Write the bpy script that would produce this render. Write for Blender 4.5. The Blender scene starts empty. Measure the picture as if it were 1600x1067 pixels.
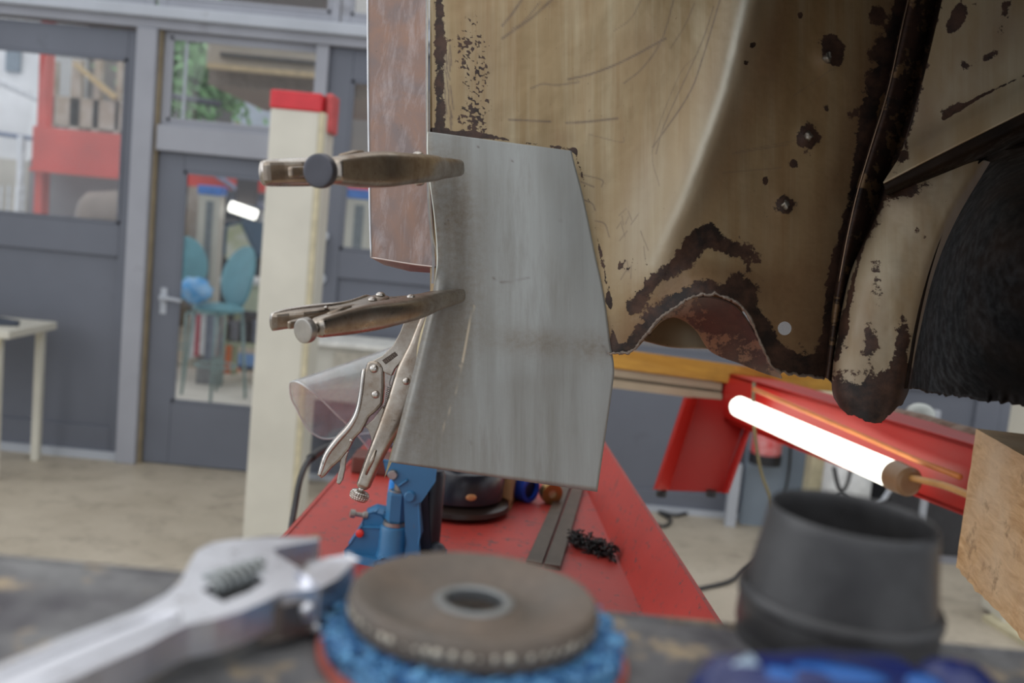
import bpy, bmesh, math, random
import numpy as np
from mathutils import Vector, Matrix, noise
random.seed(7); np.random.seed(7)
S = bpy.context.scene
COL = S.collection

# ------------------------------------------------------------------ camera, world, lights
F0 = 1555.0; HEYE = 1.63
ROLL = math.radians(5.4)
PITCH = -math.atan((533.5-360)*math.cos(ROLL)/F0)
FW = Vector((0, math.cos(PITCH), math.sin(PITCH)))
U_ = Vector((0, -math.sin(PITCH), math.cos(PITCH))); R_ = Vector((1, 0, 0))
CR = R_*math.cos(ROLL) + U_*math.sin(ROLL)
CU = U_*math.cos(ROLL) - R_*math.sin(ROLL)
CAM = Vector((0, 0, HEYE))
cd = bpy.data.cameras.new('camera'); cam = bpy.data.objects.new('camera', cd); COL.objects.link(cam)
cd.sensor_width = 36; cd.lens = 36*F0/1600; cd.clip_start = .02; cd.clip_end = 200
cam.matrix_world = Matrix(((CR.x, CU.x, -FW.x, CAM.x), (CR.y, CU.y, -FW.y, CAM.y), (CR.z, CU.z, -FW.z, CAM.z), (0, 0, 0, 1)))
cd.dof.use_dof = True; cd.dof.focus_distance = 1.0; cd.dof.aperture_fstop = 5.4
S.camera = cam

w = bpy.data.worlds.new('overcast_sky'); S.world = w; w.use_nodes = True
wn = w.node_tree; bg = wn.nodes['Background']
tc = wn.nodes.new('ShaderNodeTexCoord'); sep = wn.nodes.new('ShaderNodeSeparateXYZ'); rmp = wn.nodes.new('ShaderNodeValToRGB')
wn.links.new(tc.outputs['Generated'], sep.inputs[0]); wn.links.new(sep.outputs['Z'], rmp.inputs[0]); wn.links.new(rmp.outputs[0], bg.inputs[0])
rmp.color_ramp.elements[0].position = 0.0; rmp.color_ramp.elements[0].color = (.80, .86, .95, 1)
rmp.color_ramp.elements[1].position = .6; rmp.color_ramp.elements[1].color = (.98, .99, 1.0, 1)
bg.inputs[1].default_value = 1.02

def area(name, loc, target, sx, sy, power, color=(1, 1, 1)):
    l = bpy.data.lights.new(name, 'AREA'); l.shape = 'RECTANGLE'; l.size = sx; l.size_y = sy; l.energy = power; l.color = color
    o = bpy.data.objects.new(name, l); COL.objects.link(o); o.location = loc
    o.rotation_euler = (Vector(target)-Vector(loc)).to_track_quat('-Z', 'Y').to_euler(); return o
area('window_daylight', (-4.6, .6, 2.6), (0.3, 1.1, 1.6), 3.4, 2.6, 42, (.97, .98, 1.0))
area('skylight', (-.5, -.8, 4.2), (0.2, 1.2, 1.4), 2.2, 1.6, 8, (1.0, .98, .95))  # soft fill lamp added overhead behind the camera
S.view_settings.view_transform = 'Standard'; S.view_settings.look = 'None'
S.view_settings.gamma = 1; S.view_settings.use_curve_mapping = False
S.view_settings.exposure = 0.12
S.cycles.use_denoising = True
S.cycles.max_bounces = 8; S.cycles.transparent_max_bounces = 16
S.cycles.caustics_reflective = False; S.cycles.caustics_refractive = False
S.cycles.sample_clamp_indirect = 4

# ------------------------------------------------------------------ geometry helpers
def ray(x, y): return FW + CR*((x-800)/F0) + CU*((533.5-y)/F0)
def P(x, y, d): return CAM + ray(x, y)*d                    # point at distance d ahead
def Y(x, y, yy): r = ray(x, y); return CAM + r*(yy/r.y)
def Zp(x, y, z): r = ray(x, y); return CAM + r*((z-CAM.z)/r.z)

ROOT = {}
def link(o): COL.objects.link(o); return o
def thing(name, label, cat, loc=(0, 0, 0), group=None, kind=None):
    o = link(bpy.data.objects.new(name, None)); o.location = loc; o.empty_display_size = .05
    o['label'] = label; o['category'] = cat
    if group: o['group'] = group
    if kind: o['kind'] = kind
    ROOT[o.name] = Vector(loc); return o
def tag(o, label, cat, group=None, kind=None):
    o['label'] = label; o['category'] = cat
    if group: o['group'] = group
    if kind: o['kind'] = kind
    return o
def struct(name): 
    o = link(bpy.data.objects.new(name, None)); o['kind'] = 'structure'; ROOT[o.name] = Vector((0, 0, 0)); return o
def mesh(name, V, Fc, m, parent=None, smooth=False, uv=None, attrs=None, bevel=0, solid=0, loc=None, label=None, kind=None, sub=0, offset=-1):
    V = np.array([tuple(v) for v in V], dtype=float) if not isinstance(V, np.ndarray) else V
    if parent is not None: org = ROOT[parent.name]
    else: org = Vector(loc) if loc is not None else Vector((float(V[:, 0].mean()), float(V[:, 1].mean()), float(V[:, 2].min())))
    me = bpy.data.meshes.new(name)
    me.from_pydata((V-np.array(org)).tolist(), [], Fc if isinstance(Fc, list) else Fc.tolist())
    if smooth: me.polygons.foreach_set('use_smooth', [True]*len(me.polygons))
    if uv is not None:
        l = me.uv_layers.new(name='UVMap'); li = np.zeros(len(me.loops), dtype=np.int32); me.loops.foreach_get('vertex_index', li)
        l.data.foreach_set('uv', np.asarray(uv, dtype=np.float32)[li].ravel())
    if attrs:
        for k, a in attrs.items():
            at = me.attributes.new(k, 'FLOAT', 'POINT'); at.data.foreach_set('value', np.asarray(a, dtype=np.float32).ravel())
    if m: me.materials.append(m)
    me.update()
    o = link(bpy.data.objects.new(name, me))
    if parent is not None: o.parent = parent
    else: o.location = org
    ROOT[o.name] = org
    if solid:
        md = o.modifiers.new('s', 'SOLIDIFY'); md.thickness = solid; md.offset = offset
    if bevel:
        md = o.modifiers.new('b', 'BEVEL'); md.width = bevel; md.segments = 2; md.limit_method = 'ANGLE'; md.angle_limit = .6
        md.harden_normals = False
    if sub:
        md = o.modifiers.new('u', 'SUBSURF'); md.levels = sub; md.render_levels = sub
    if label: o['label'] = label
    if kind: o['kind'] = kind
    return o
BOXF = [(0, 1, 3, 2), (4, 6, 7, 5), (0, 4, 5, 1), (2, 3, 7, 6), (0, 2, 6, 4), (1, 5, 7, 3)]
def boxv(lo, hi): return [(x, y, z) for x in (lo[0], hi[0]) for y in (lo[1], hi[1]) for z in (lo[2], hi[2])]
def box(name, lo, hi, m, parent=None, bevel=0, **k): return mesh(name, boxv(lo, hi), BOXF, m, parent, bevel=bevel, **k)
def boxes(name, L, m, parent=None, bevel=0, **k):
    V = []; Fc = []
    for lo, hi in L:
        n = len(V); V += boxv(lo, hi); Fc += [tuple(i+n for i in f) for f in BOXF]
    return mesh(name, V, Fc, m, parent, bevel=bevel, **k)
def tri_poly(pts2):
    from mathutils.geometry import tessellate_polygon
    return tessellate_polygon([[Vector((p[0], p[1], 0)) for p in pts2]])
def prismv(pts, back, pts2=None):
    """pts: outline in 3D (planar-ish), back: vector to far face"""
    pts = [Vector(p) for p in pts]; n = len(pts)
    if pts2 is None:
        nrm = Vector((0, 0, 0))
        for i in range(n): nrm += pts[i].cross(pts[(i+1) % n])
        nrm.normalize(); a = nrm.orthogonal().normalized(); b = nrm.cross(a)
        pts2 = [(p.dot(a), p.dot(b)) for p in pts]
    T = tri_poly(pts2); V = pts + [p+Vector(back) for p in pts]
    Fc = [tuple(t) for t in T] + [tuple(i+n for i in reversed(t)) for t in T]
    Fc += [(i, (i+1) % n, (i+1) % n+n, i+n) for i in range(n)]
    return V, Fc
def prism(name, pts, back, m, parent=None, bevel=0, **k):
    V, Fc = prismv(pts, back)
    o = mesh(name, V, Fc, m, parent, bevel=bevel, **k)
    bm = bmesh.new(); bm.from_mesh(o.data); bmesh.ops.recalc_face_normals(bm, faces=bm.faces)
    bmesh.ops.dissolve_limit(bm, angle_limit=.01, verts=bm.verts, edges=bm.edges); bm.to_mesh(o.data); bm.free(); return o
def crv(pts, n):
    """catmull-rom resample of a list of tuples to n points"""
    A = np.array([tuple(p) for p in pts], dtype=float); m = len(A)
    t = np.linspace(0, m-1, n); i = np.minimum(t.astype(int), m-2); f = (t-i)[:, None]
    g = lambda k: A[np.clip(k, 0, m-1)]
    p0, p1, p2, p3 = g(i-1), g(i), g(i+1), g(i+2)
    p0 = np.where((i == 0)[:, None], 2*p1-p2, p0); p3 = np.where((i == m-2)[:, None], 2*p2-p1, p3)
    return .5*((2*p1)+(-p0+p2)*f+(2*p0-5*p1+4*p2-p3)*f**2+(-p0+3*p1-3*p2+p3)*f**3)
def tubev(pts, rad, seg=10, cap=True, ell=None, up=None):
    pts = [Vector(p) for p in pts]; n = len(pts)
    if not hasattr(rad, '__len__'): rad = [rad]*n
    V = []; Fc = []; prev = None
    for i, p in enumerate(pts):
        t = (pts[min(i+1, n-1)]-pts[max(i-1, 0)]).normalized()
        if up is not None: b = Vector(up); a = b.cross(t).normalized(); b = t.cross(a)
        else:
            a = t.orthogonal().normalized() if prev is None else (prev-t*prev.dot(t)).normalized(); b = t.cross(a)
        prev = a
        ra, rb = (rad[i], rad[i]*(ell if ell else 1)) if not hasattr(rad[i], '__len__') else rad[i]
        for s in range(seg):
            q = 2*math.pi*s/seg; V.append(p+a*math.cos(q)*ra+b*math.sin(q)*rb)
    for i in range(n-1):
        for s in range(seg):
            s2 = (s+1) % seg; Fc.append((i*seg+s, i*seg+s2, (i+1)*seg+s2, (i+1)*seg+s))
    if cap: Fc.append(tuple(reversed(range(seg)))); Fc.append(tuple((n-1)*seg+s for s in range(seg)))
    return V, Fc
def tube(name, pts, rad, m, parent=None, seg=10, n=None, **k):
    if n:
        if hasattr(rad, '__len__') and len(rad) != n and not hasattr(rad[0], '__len__'): rad = [float(q) for q in np.interp(np.linspace(0, 1, n), np.linspace(0, 1, len(rad)), rad)]
        pts = crv(pts, n)
    kk = {a: k.pop(a) for a in ('cap', 'ell', 'up') if a in k}
    V, Fc = tubev(pts, rad, seg, **kk); return mesh(name, V, Fc, m, parent, smooth=k.pop('smooth', True), **k)
def lathev(prof, org, axis=(0, 0, 1), seg=40, closed=False):
    """prof: (r,h) list"""
    ax = Vector(axis).normalized(); a = Vector((1, 0, 0)) if abs(ax.x) < .9 else Vector((0, 1, 0)); a = (a-ax*a.dot(ax)).normalized(); b = ax.cross(a)
    org = Vector(org); V = []; Fc = []; n = len(prof)
    for r, h in prof:
        for s in range(seg):
            q = 2*math.pi*s/seg; V.append(org+ax*h+(a*math.cos(q)+b*math.sin(q))*max(r, 1e-5))
    for i in range(n if closed else n-1):
        j = (i+1) % n
        for s in range(seg):
            s2 = (s+1) % seg; Fc.append((i*seg+s, i*seg+s2, j*seg+s2, j*seg+s))
    return V, Fc
def lathe(name, prof, org, m, parent=None, axis=(0, 0, 1), seg=40, closed=False, smooth=True, **k):
    V, Fc = lathev(prof, org, axis, seg, closed); o = mesh(name, V, Fc, m, parent, smooth=smooth, **k)
    md = o.modifiers.new('e', 'EDGE_SPLIT'); md.split_angle = math.radians(38); return o
def sphv(c, r, seg=12, rings=8, sc=(1, 1, 1)):
    V = []; Fc = []
    for i in range(rings+1):
        a = math.pi*i/rings
        for s in range(seg):
            q = 2*math.pi*s/seg
            V.append(Vector(c)+Vector((math.sin(a)*math.cos(q)*sc[0], math.sin(a)*math.sin(q)*sc[1], math.cos(a)*sc[2]))*r)
    for i in range(rings):
        for s in range(seg):
            s2 = (s+1) % seg; Fc.append((i*seg+s, (i+1)*seg+s, (i+1)*seg+s2, i*seg+s2))
    return V, Fc
def join(*L):
    V = []; Fc = []
    for v, f in L:
        n = len(V); V += list(v); Fc += [tuple(i+n for i in q) for q in f]
    return V, Fc
def vnoise(x, y, s):
    """smooth value noise, numpy, s = seed"""
    xi = np.floor(x).astype(np.int64); yi = np.floor(y).astype(np.int64); xf = x-xi; yf = y-yi
    def h(a, b):
        v = (a*374761393+b*668265263+s*982451653) & 0x7fffffff; v = ((v ^ (v >> 13))*1274126177) & 0x7fffffff
        return ((v ^ (v >> 16)) & 0xffff)/65535.0
    u = xf*xf*(3-2*xf); v = yf*yf*(3-2*yf)
    return (h(xi, yi)*(1-u)+h(xi+1, yi)*u)*(1-v)+(h(xi, yi+1)*(1-u)+h(xi+1, yi+1)*u)*v
def fbm(x, y, s=1, o=4):
    r = 0; a = .5
    for k in range(o): r = r+a*vnoise(x*2**k, y*2**k, s+k*17); a *= .5
    return r/(1-.5**o)

# ------------------------------------------------------------------ material helpers
class N:
    def __init__(s, name):
        s.m = bpy.data.materials.new(name); s.m.use_nodes = True; s.t = s.m.node_tree; s.b = s.t.nodes['Principled BSDF']; s.out = s.t.nodes['Material Output']
    def n(s, typ, **k):
        o = s.t.nodes.new('ShaderNode'+typ)
        for a, v in k.items(): setattr(o, a, v)
        return o
    def l(s, a, b): s.t.links.new(a, b)
    def coord(s, kind='Object', scale=(1, 1, 1)):
        c = s.n('TexCoord'); mp = s.n('Mapping'); s.l(c.outputs[kind], mp.inputs[0]); mp.inputs['Scale'].default_value = scale; return mp.outputs[0]
    def noise(s, vec, scale, detail=4, rough=.55, dist=0):
        o = s.n('TexNoise'); s.l(vec, o.inputs['Vector']); o.inputs['Scale'].default_value = scale; o.inputs['Detail'].default_value = detail
        o.inputs['Roughness'].default_value = rough; o.inputs['Distortion'].default_value = dist; return o.outputs['Fac']
    def ramp(s, fac, stops):
        r = s.n('ValToRGB'); s.l(fac, r.inputs[0]); e = r.color_ramp.elements
        while len(e) < len(stops): e.new(.5)
        for q, (p, c) in zip(e, stops): q.position = p; q.color = (c if hasattr(c, '__len__') else (c, c, c))[:3]+(1,)if hasattr(c, '__len__') else (c, c, c, 1)
        return r.outputs[0]
    def mix(s, fac, a, b, mode='MIX'):
        x = s.n('Mix', data_type='RGBA', blend_type=mode)
        for i, v in ((0, fac), (6, a), (7, b)):
            if hasattr(v, 'is_linked') or hasattr(v, 'links'): s.l(v, x.inputs[i])
            elif i == 0: x.inputs[0].default_value = v
            else: x.inputs[i].default_value = tuple(v)[:3]+(1,)
        return x.outputs[2]
    def math(s, op, a, b=0, clamp=False):
        x = s.n('Math', operation=op, use_clamp=clamp)
        for i, v in ((0, a), (1, b)):
            if hasattr(v, 'links'): s.l(v, x.inputs[i])
            else: x.inputs[i].default_value = v
        return x.outputs[0]
    def attr(s, name): a = s.n('Attribute', attribute_name=name); return a.outputs['Fac']
    def set(s, base=None, rough=None, metal=None, spec=None, coat=None):
        for k, v in (('Base Color', base), ('Roughness', rough), ('Metallic', metal), ('Specular IOR Level', spec), ('Coat Weight', coat)):
            if v is None: continue
            if hasattr(v, 'links'): s.l(v, s.b.inputs[k])
            else: s.b.inputs[k].default_value = (tuple(v)[:3]+(1,)) if hasattr(v, '__len__') else v
        return s
    def bump(s, h, strength=.3, dist=.002):
        b = s.n('Bump'); s.l(h, b.inputs['Height']); b.inputs['Strength'].default_value = strength; b.inputs['Distance'].default_value = dist
        s.l(b.outputs[0], s.b.inputs['Normal']); return s
def simple(name, c, rough=.5, metal=0, var=.12, scale=20, c2=None, bump=0, coat=0, bd=.001):
    k = N(name); v = k.coord(); n = k.noise(v, scale, 5)
    c2 = c2 or tuple(x*(1-var*2) for x in c)
    k.set(base=k.mix(k.ramp(n, [(.35, 0.0), (.65, 1.0)]), c2, c), rough=rough, metal=metal, coat=coat)
    if bump: k.bump(k.noise(v, scale*3, 4), bump, bd)
    return k.m
def emis(name, c, s):
    k = N(name); k.set(base=c); k.b.inputs['Emission Color'].default_value = tuple(c)+(1,); k.b.inputs['Emission Strength'].default_value = s; return k.m
def glassm(name, tint=(.95, .97, .97), refl=1.0, rough=.02):
    k = N(name); tr = k.n('BsdfTransparent'); gl = k.n('BsdfGlossy'); fr = k.n('Fresnel'); mx = k.n('MixShader')
    tr.inputs[0].default_value = tint+(1,); gl.inputs['Roughness'].default_value = rough; fr.inputs[0].default_value = 1.5
    k.l(k.math('MULTIPLY', fr.outputs[0], refl, True), mx.inputs[0]); k.l(tr.outputs[0], mx.inputs[1]); k.l(gl.outputs[0], mx.inputs[2]); k.l(mx.outputs[0], k.out.inputs[0]); return k.m

def painted(name, c, wear, wearcol, rough=.45, scale=8, dirt=(.05, .04, .035), dirtamt=.55, bump=.15):
    k = N(name); v = k.coord(); n1 = k.noise(v, scale, 8, .65); n2 = k.noise(v, scale*5, 6, .7); n3 = k.noise(v, scale*.5, 3)
    base = k.mix(k.ramp(n3, [(.3, 0.), (.7, 1.)]), tuple(x*.82 for x in c), c)
    base = k.mix(k.ramp(n1, [(dirtamt, 0.), (dirtamt+.14, .75)]), base, dirt)
    base = k.mix(k.ramp(n2, [(wear, 0.), (wear+.04, .85)]), base, wearcol)
    k.set(base=base, rough=rough).bump(n2, bump, .001); return k.m

M = {}
M['doorgray'] = painted('slate_grey_paint', (.14, .152, .185), .72, (.2, .17, .13), .55, 3, (.07, .075, .09), .62)
M['framegray'] = painted('light_grey_frame_paint', (.34, .35, .39), .70, (.42, .30, .16), .55, 4, (.16, .16, .17), .60)
M['framepale'] = painted('pale_grey_rail_paint', (.46, .49, .54), .70, (.35, .28, .2), .5, 4, (.25, .25, .26), .64)
M['cream'] = painted('cream_enamel', (.66, .64, .55), .74, (.45, .38, .28), .45, 5, (.38, .35, .28), .68)
M['creamedge'] = simple('cream_yellow_edge', (.62, .56, .38), .5)
M['redcap'] = simple('red_cap_paint', (.62, .03, .04), .4, var=.05)
M['glass'] = glassm('window_glass', (.98, .99, 1.0), .6)
M['red'] = painted('scuffed_red_enamel', (.50, .055, .042), .59, (.09, .07, .07), .42, 14, (.16, .05, .04), .60)
M['redbeam'] = painted('red_beam_enamel', (.42, .010, .006), .74, (.12, .05, .03), .4, 6, (.25, .02, .01), .68)
M['orange'] = simple('orange_lamp_cable', (.75, .25, .06), .45)
M['steel'] = simple('dark_flat_steel', (.14, .115, .09), .42, .7, scale=30)
M['black'] = simple('black_plastic', (.018, .018, .022), .32, scale=12)
M['blackrub'] = simple('black_rubber_cable', (.03, .03, .032), .5)
M['jackblue'] = painted('blue_cast_paint', (.045, .20, .40), .66, (.16, .15, .13), .38, 28, (.09, .11, .13), .62)
M['zinc'] = simple('dull_zinc', (.42, .40, .37), .38, .85, scale=60)
M['rod'] = simple('piston_steel', (.30, .28, .26), .35, .9)

# nickel-plated pliers
def chrome(name, c=(.46, .41, .35), rough=.22, stain=.75):
    k = N(name); v = k.coord(); n = k.noise(v, 30, 8, .7); n2 = k.noise(v, 160, 4, .7)
    base = k.mix(k.ramp(n, [(.40, 0.), (.68, stain)]), c, (.20, .13, .08))
    base = k.mix(k.ramp(n2, [(.60, 0.), (.72, .6)]), base, (.12, .08, .05))
    k.set(base=base, rough=k.ramp(n, [(.3, rough), (.7, rough+.22)]), metal=.95); k.bump(n2, .12, .0004); return k.m
M['nickel'] = chrome('worn_nickel_plate')
M['nickelw'] = chrome('bright_nickel', (.60, .57, .53), .16, .35)
M['wrench'] = chrome('satin_chrome_vanadium', (.78, .79, .84), .22, .05)
M['wrenchdark'] = simple('wrench_side_steel', (.22, .19, .17), .4, .8, scale=40)
M['brassy'] = simple('ground_jaw_face', (.50, .36, .16), .38, .85, scale=60)

# concrete
k = N('workshop_concrete'); v = k.coord(); n1 = k.noise(v, .9, 6, .6); n2 = k.noise(v, 5, 7, .7); n3 = k.noise(v, 60, 3, .7)
b = k.mix(k.ramp(n1, [(.3, 0.), (.7, 1.)]), (.36, .31, .235), (.54, .48, .385))
b = k.mix(k.ramp(n2, [(.50, 0.), (.75, .7)]), b, (.19, .16, .125)); b = k.mix(k.ramp(n3, [(.55, 0.), (.75, .3)]), b, (.2, .17, .14))
k.set(base=b, rough=k.ramp(n2, [(.3, .35), (.7, .65)])).bump(n2, .1, .004); M['floor'] = k.m

# bench top: grimy, worn wood showing through
k = N('grimy_bench_top'); v = k.coord(); n1 = k.noise(v, 16, 6, .6); n2 = k.noise(v, 90, 6, .7); vs = k.coord(scale=(6, 60, 60)); n3 = k.noise(vs, 3, 5, .6)
b = k.mix(k.ramp(n1, [(.35, 0.), (.62, 1.)]), (.055, .05, .06), (.20, .20, .20))
b = k.mix(k.ramp(k.noise(v, 28, 5, .6), [(.54, 0.), (.62, .8)]), b, k.mix(n3, (.30, .22, .13), (.48, .38, .25)))
b = k.mix(k.ramp(n2, [(.5, 0.), (.75, .5)]), b, (.03, .03, .035)); k.set(base=b, rough=.6).bump(n2, .3, .0008); M['bench'] = k.m

# ------------------------------------------------------------------ setting
WY = 6.0
fl = mesh('floor', [(-9, -3, 0), (9, -3, 0), (9, 22, 0), (-9, 22, 0), (-9, -3, -.1), (9, -3, -.1), (9, 22, -.1), (-9, 22, -.1)],
          [(0, 1, 2, 3), (7, 6, 5, 4), (0, 4, 5, 1), (1, 5, 6, 2), (2, 6, 7, 3), (3, 7, 4, 0)], M['floor'], loc=(0, 0, 0)); fl['kind'] = 'structure'

def glazed(name, x0, x1, z0, z1, gx0, gx1, gz0, gz1, m, y0=WY, t=.05, par=None, panel=None, rails=None):
    """a door or window leaf: stiles and rails round a glass pane, recessed panel below"""
    r = struct(name) if par is None else par
    L = [('stile', (x0, y0, z0), (gx0, y0+t, z1)), ('stile', (gx1, y0, z0), (x1, y0+t, z1)), ('top_rail', (gx0, y0, gz1), (gx1, y0+t, z1))]
    if panel: L += [('middle_rail', (gx0, y0, panel[3]), (gx1, y0+t, gz0)), ('bottom_rail', (gx0, y0, z0), (gx1, y0+t, panel[2]))]
    else: L += [('bottom_rail', (gx0, y0, z0), (gx1, y0+t, gz0))]
    for nm, lo, hi in L: box(nm, lo, hi, m, r, bevel=.004)
    if panel: box('panel', (gx0-.005, y0+.022, panel[2]-.005), (gx1+.005, y0+.036, panel[3]+.005), m, r)
    box('pane', (gx0-.004, y0+.02, gz0-.004), (gx1+.004, y0+.026, gz1+.004), M['glass'], r)
    boxes('glazing_bead', [((gx0, y0-.004, gz0), (gx0+.018, y0+.018, gz1)), ((gx1-.018, y0-.004, gz0), (gx1, y0+.018, gz1)),
                           ((gx0, y0-.004, gz0), (gx1, y0+.018, gz0+.018)), ((gx0, y0-.004, gz1-.018), (gx1, y0+.018, gz1))], m, r)
    return r
# big sliding door left, two leaves
d1 = glazed('door_1', -4.6, -2.345, .04, 2.585, -4.4, -2.415, 1.445, 2.42, M['doorgray'], t=.06, panel=(0, 0, .2, 1.25))
box('bottom_track', (-4.6, WY-.03, .0), (-2.34, WY+.05, .05), M['framepale'], d1)
box('wall_left_pier', (-9, WY-.02, 0), (-4.6, WY+.12, 4), M['doorgray'])['kind'] = 'structure'
# post between
p = struct('trim_1'); box('door_post', (-2.345, WY-.07, 0), (-2.225, WY+.05, 2.6), M['framegray'], p, bevel=.006)
box('post_edge', (-2.225, WY-.03, 0), (-2.205, WY+.03, 2.6), simple('bare_timber_edge', (.30, .24, .15), .7, scale=9), p)
# personnel door
d2 = glazed('door_2', -2.204, -1.301, .005, 1.904, -2.045, -1.42, .395, 1.80, M['doorgray'], t=.045, panel=None)
hx = -2.125
lathe('door_handle', [(0, 0), (.028, 0), (.028, .012), (.012, .014), (.012, .05), (0, .05)], (hx, WY, 1.03), M['framepale'], d2, axis=(0, -1, 0), seg=20)
tube('lever', [(hx, WY-.045, 1.03), (hx+.06, WY-.05, 1.03), (hx+.125, WY-.05, 1.022)], .011, M['framepale'], d2, seg=10)
box('lock_plate', (hx-.02, WY-.006, .93), (hx+.02, WY, 1.09), M['framepale'], d2, bevel=.004)
# head between door and transom, transom window
t2 = struct('trim_2'); box('door_head', (-2.205, WY-.05, 1.905), (-1.22, WY+.05, 2.055), M['framegray'], t2, bevel=.005)
box('door_post', (-1.30, WY-.04, 0), (-1.225, WY+.05, 2.6), M['framegray'], t2, bevel=.005)
w1 = glazed('window_1', -2.205, -1.235, 2.056, 2.60, -2.165, -1.262, 2.085, 2.572, M['framegray'], t=.045)
boxes('glazing_bar', [((-2.09, WY+.03, 2.085), (-2.075, WY+.04, 2.572))], M['framepale'], w1)
# horizontal beam across everything
t3 = struct('trim_3'); box('cross_beam', (-9, WY-.06, 2.60), (9, WY+.08, 2.66), M['framegray'], t3, bevel=.006)
box('beam_cap', (-9, WY-.11, 2.655), (9, WY+.08, 2.725), M['framepale'], t3, bevel=.01)
# upper windows
for i, (a, bb) in enumerate([(-4.4, -2.33), (-2.20, -1.24), (-1.12, .2), (.3, 1.7), (1.8, 3.4), (3.5, 5.2)]):
    glazed('window_%d' % (i+2), a-.055, bb+.055, 2.726, 3.7, a, bb, 2.79, 3.62, M['framegray'], t=.05)
# right sliding door with glass
d3 = glazed('door_3', -1.223, .25, .03, 2.6, -1.085, .1, 1.42, 2.42, M['doorgray'], t=.06, panel=(0, 0, .2, 1.25))
for z in (1.235, 1.49):
    lathe('handle_rose', [(0, 0), (.034, 0), (.034, .02), (.02, .03), (0, .03)], (-1.185, WY, z), M['framepale'], d3, axis=(0, -1, 0), seg=20)
tube('door_handle', [(-1.185, WY-.03, 1.49), (-1.185, WY-.06, 1.46), (-1.185, WY-.06, 1.27), (-1.185, WY-.03, 1.235)], .013, M['framepale'], d3, seg=10)
d4 = glazed('door_4', .255, 3.0, .03, 2.6, .45, 2.85, 1.0, 2.42, M['doorgray'], t=.06, panel=(0, 0, .13, .9))
box('bottom_track', (-1.22, WY-.03, .0), (3.0, WY+.05, .035), M['framepale'], d4)
rw = struct('wall_right'); box('wall_panel', (3.0, WY, 0), (9, WY+.12, 2.6), M['doorgray'], rw)
#@@SETTING_END
# ------------------------------------------------------------------ beyond the glass
pave = simple('sunlit_pavement', (.80, .76, .68), .7, scale=2)
o = box('pavement', (-8, 6.3, 0.0), (4, 9.6, .012), pave); o['kind'] = 'structure'
OUT = simple('far_hall_wall', (.17, .165, .17), .8, scale=.8, c2=(.28, .25, .22))
o = box('wall_far', (-16, 15, 0), (14, 15.3, 8.0), OUT); o['kind'] = 'structure'
# white building on the far left
b0 = Y(61, 200, 13.5); wb = thing('white_building', 'white rendered building seen through the left door glass', 'building', (b0.x-3, 13.5, 0))
box('facade', (b0.x-6, 13.5, 0), (b0.x, 14.9, 7), simple('white_render', (.97, .98, 1.0), .8, scale=1), wb)
a1 = Y(6, 78, 13.4); a2 = Y(27, 112, 13.4)
box('window_recess', (a1.x, 13.45, a2.z), (a2.x, 13.5, a1.z), simple('grey_window', (.30, .36, .42), .3), wb)
box('plinth', (b0.x-6, 13.4, 0), (b0.x-.1, 13.5, Y(30, 250, 13.4).z), simple('cream_plinth', (.72, .69, .62), .8, scale=1), wb)
rail = simple('white_pipe', (.85, .88, .92), .4)
rr = thing('pipe_railing', 'white pipe railing in front of the white building', 'railing', (Y(40, 200, 12.5).x, 12.5, 0))
tube('top_pipe', [Y(-60, 105, 12.5), Y(0, 128, 12.5), Y(78, 162, 12.5), Y(86, 172, 12.5), Y(80, 272, 12.5)], .045, rail, rr, seg=8)
tube('post', [Y(34, 212, 12.5), Y(32, 290, 12.5), (Y(32, 290, 12.5).x, 12.5, 0)], .05, rail, rr, seg=8)
tube('lower_pipe', [Y(-60, 200, 12.5), Y(60, 218, 12.5), Y(192, 226, 12.5)], .028, simple('blue_grey_pipe', (.25, .30, .42), .5), rr, seg=8)
for q in range(5): tube('baluster', [Y(2+q*12, 290, 12.5), (Y(2+q*12, 290, 12.5).x, 12.5, .0)], .014, rail, rr, seg=6)
redout = simple('faded_red_steel', (.72, .10, .08), .5, scale=2)
z1 = Y(120, 203, 11).z; z0 = Y(120, 268, 11).z
g = thing('red_gantry', 'faded red steel gantry running across the neighbouring hall', 'gantry', (-3, 11, 0))
box('girder', (Y(50, 240, 11).x, 11, z0), (9, 11.25, z1), redout, g)
box('lower_flange', (Y(50, 240, 11).x, 10.95, z0-.04), (9, 11.3, z0), redout, g)
box('upright', (Y(60, 100, 11).x, 11.02, 0), (Y(72, 100, 11).x, 11.2, 4), redout, g)
box('upright', (6, 11.02, 0), (6.2, 11.2, 4), redout, g)
tube('brace', [Y(330, 268, 10.9), Y(440, 345, 10.9)], .03, simple('blue_grey_pipe2', (.25, .27, .38), .5), g, seg=8)
gp = simple('brown_timber_stack', (.36, .28, .20), .8, scale=4, c2=(.55, .50, .44))
tk = thing('timber_rack', 'brown timber rack standing above the red gantry line', 'rack', (Y(120, 150, 12).x, 12, 0))
for x0, x1, yt, yb in ((78, 88, 95, 330), (112, 128, 92, 330), (148, 158, 92, 330), (183, 190, 95, 330)):
    box('upright', (Y(x0, 100, 12).x, 12, 0), (Y(x1, 100, 12).x, 12.1, Y(x0, yt, 12).z), gp, tk)
box('shelf_board', (Y(75, 170, 12).x, 12, Y(90, 195, 12).z), (Y(200, 170, 12).x, 12.5, Y(90, 150, 12).z), gp, tk)
V, Fc = prismv([Y(112, 100, 11.9), Y(118, 98, 11.9), Y(182, 150, 11.9), Y(176, 156, 11.9)], (0, .08, 0)); mesh('diagonal', V, Fc, simple('yellow_brace', (.60, .45, .22), .7), tk)
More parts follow.
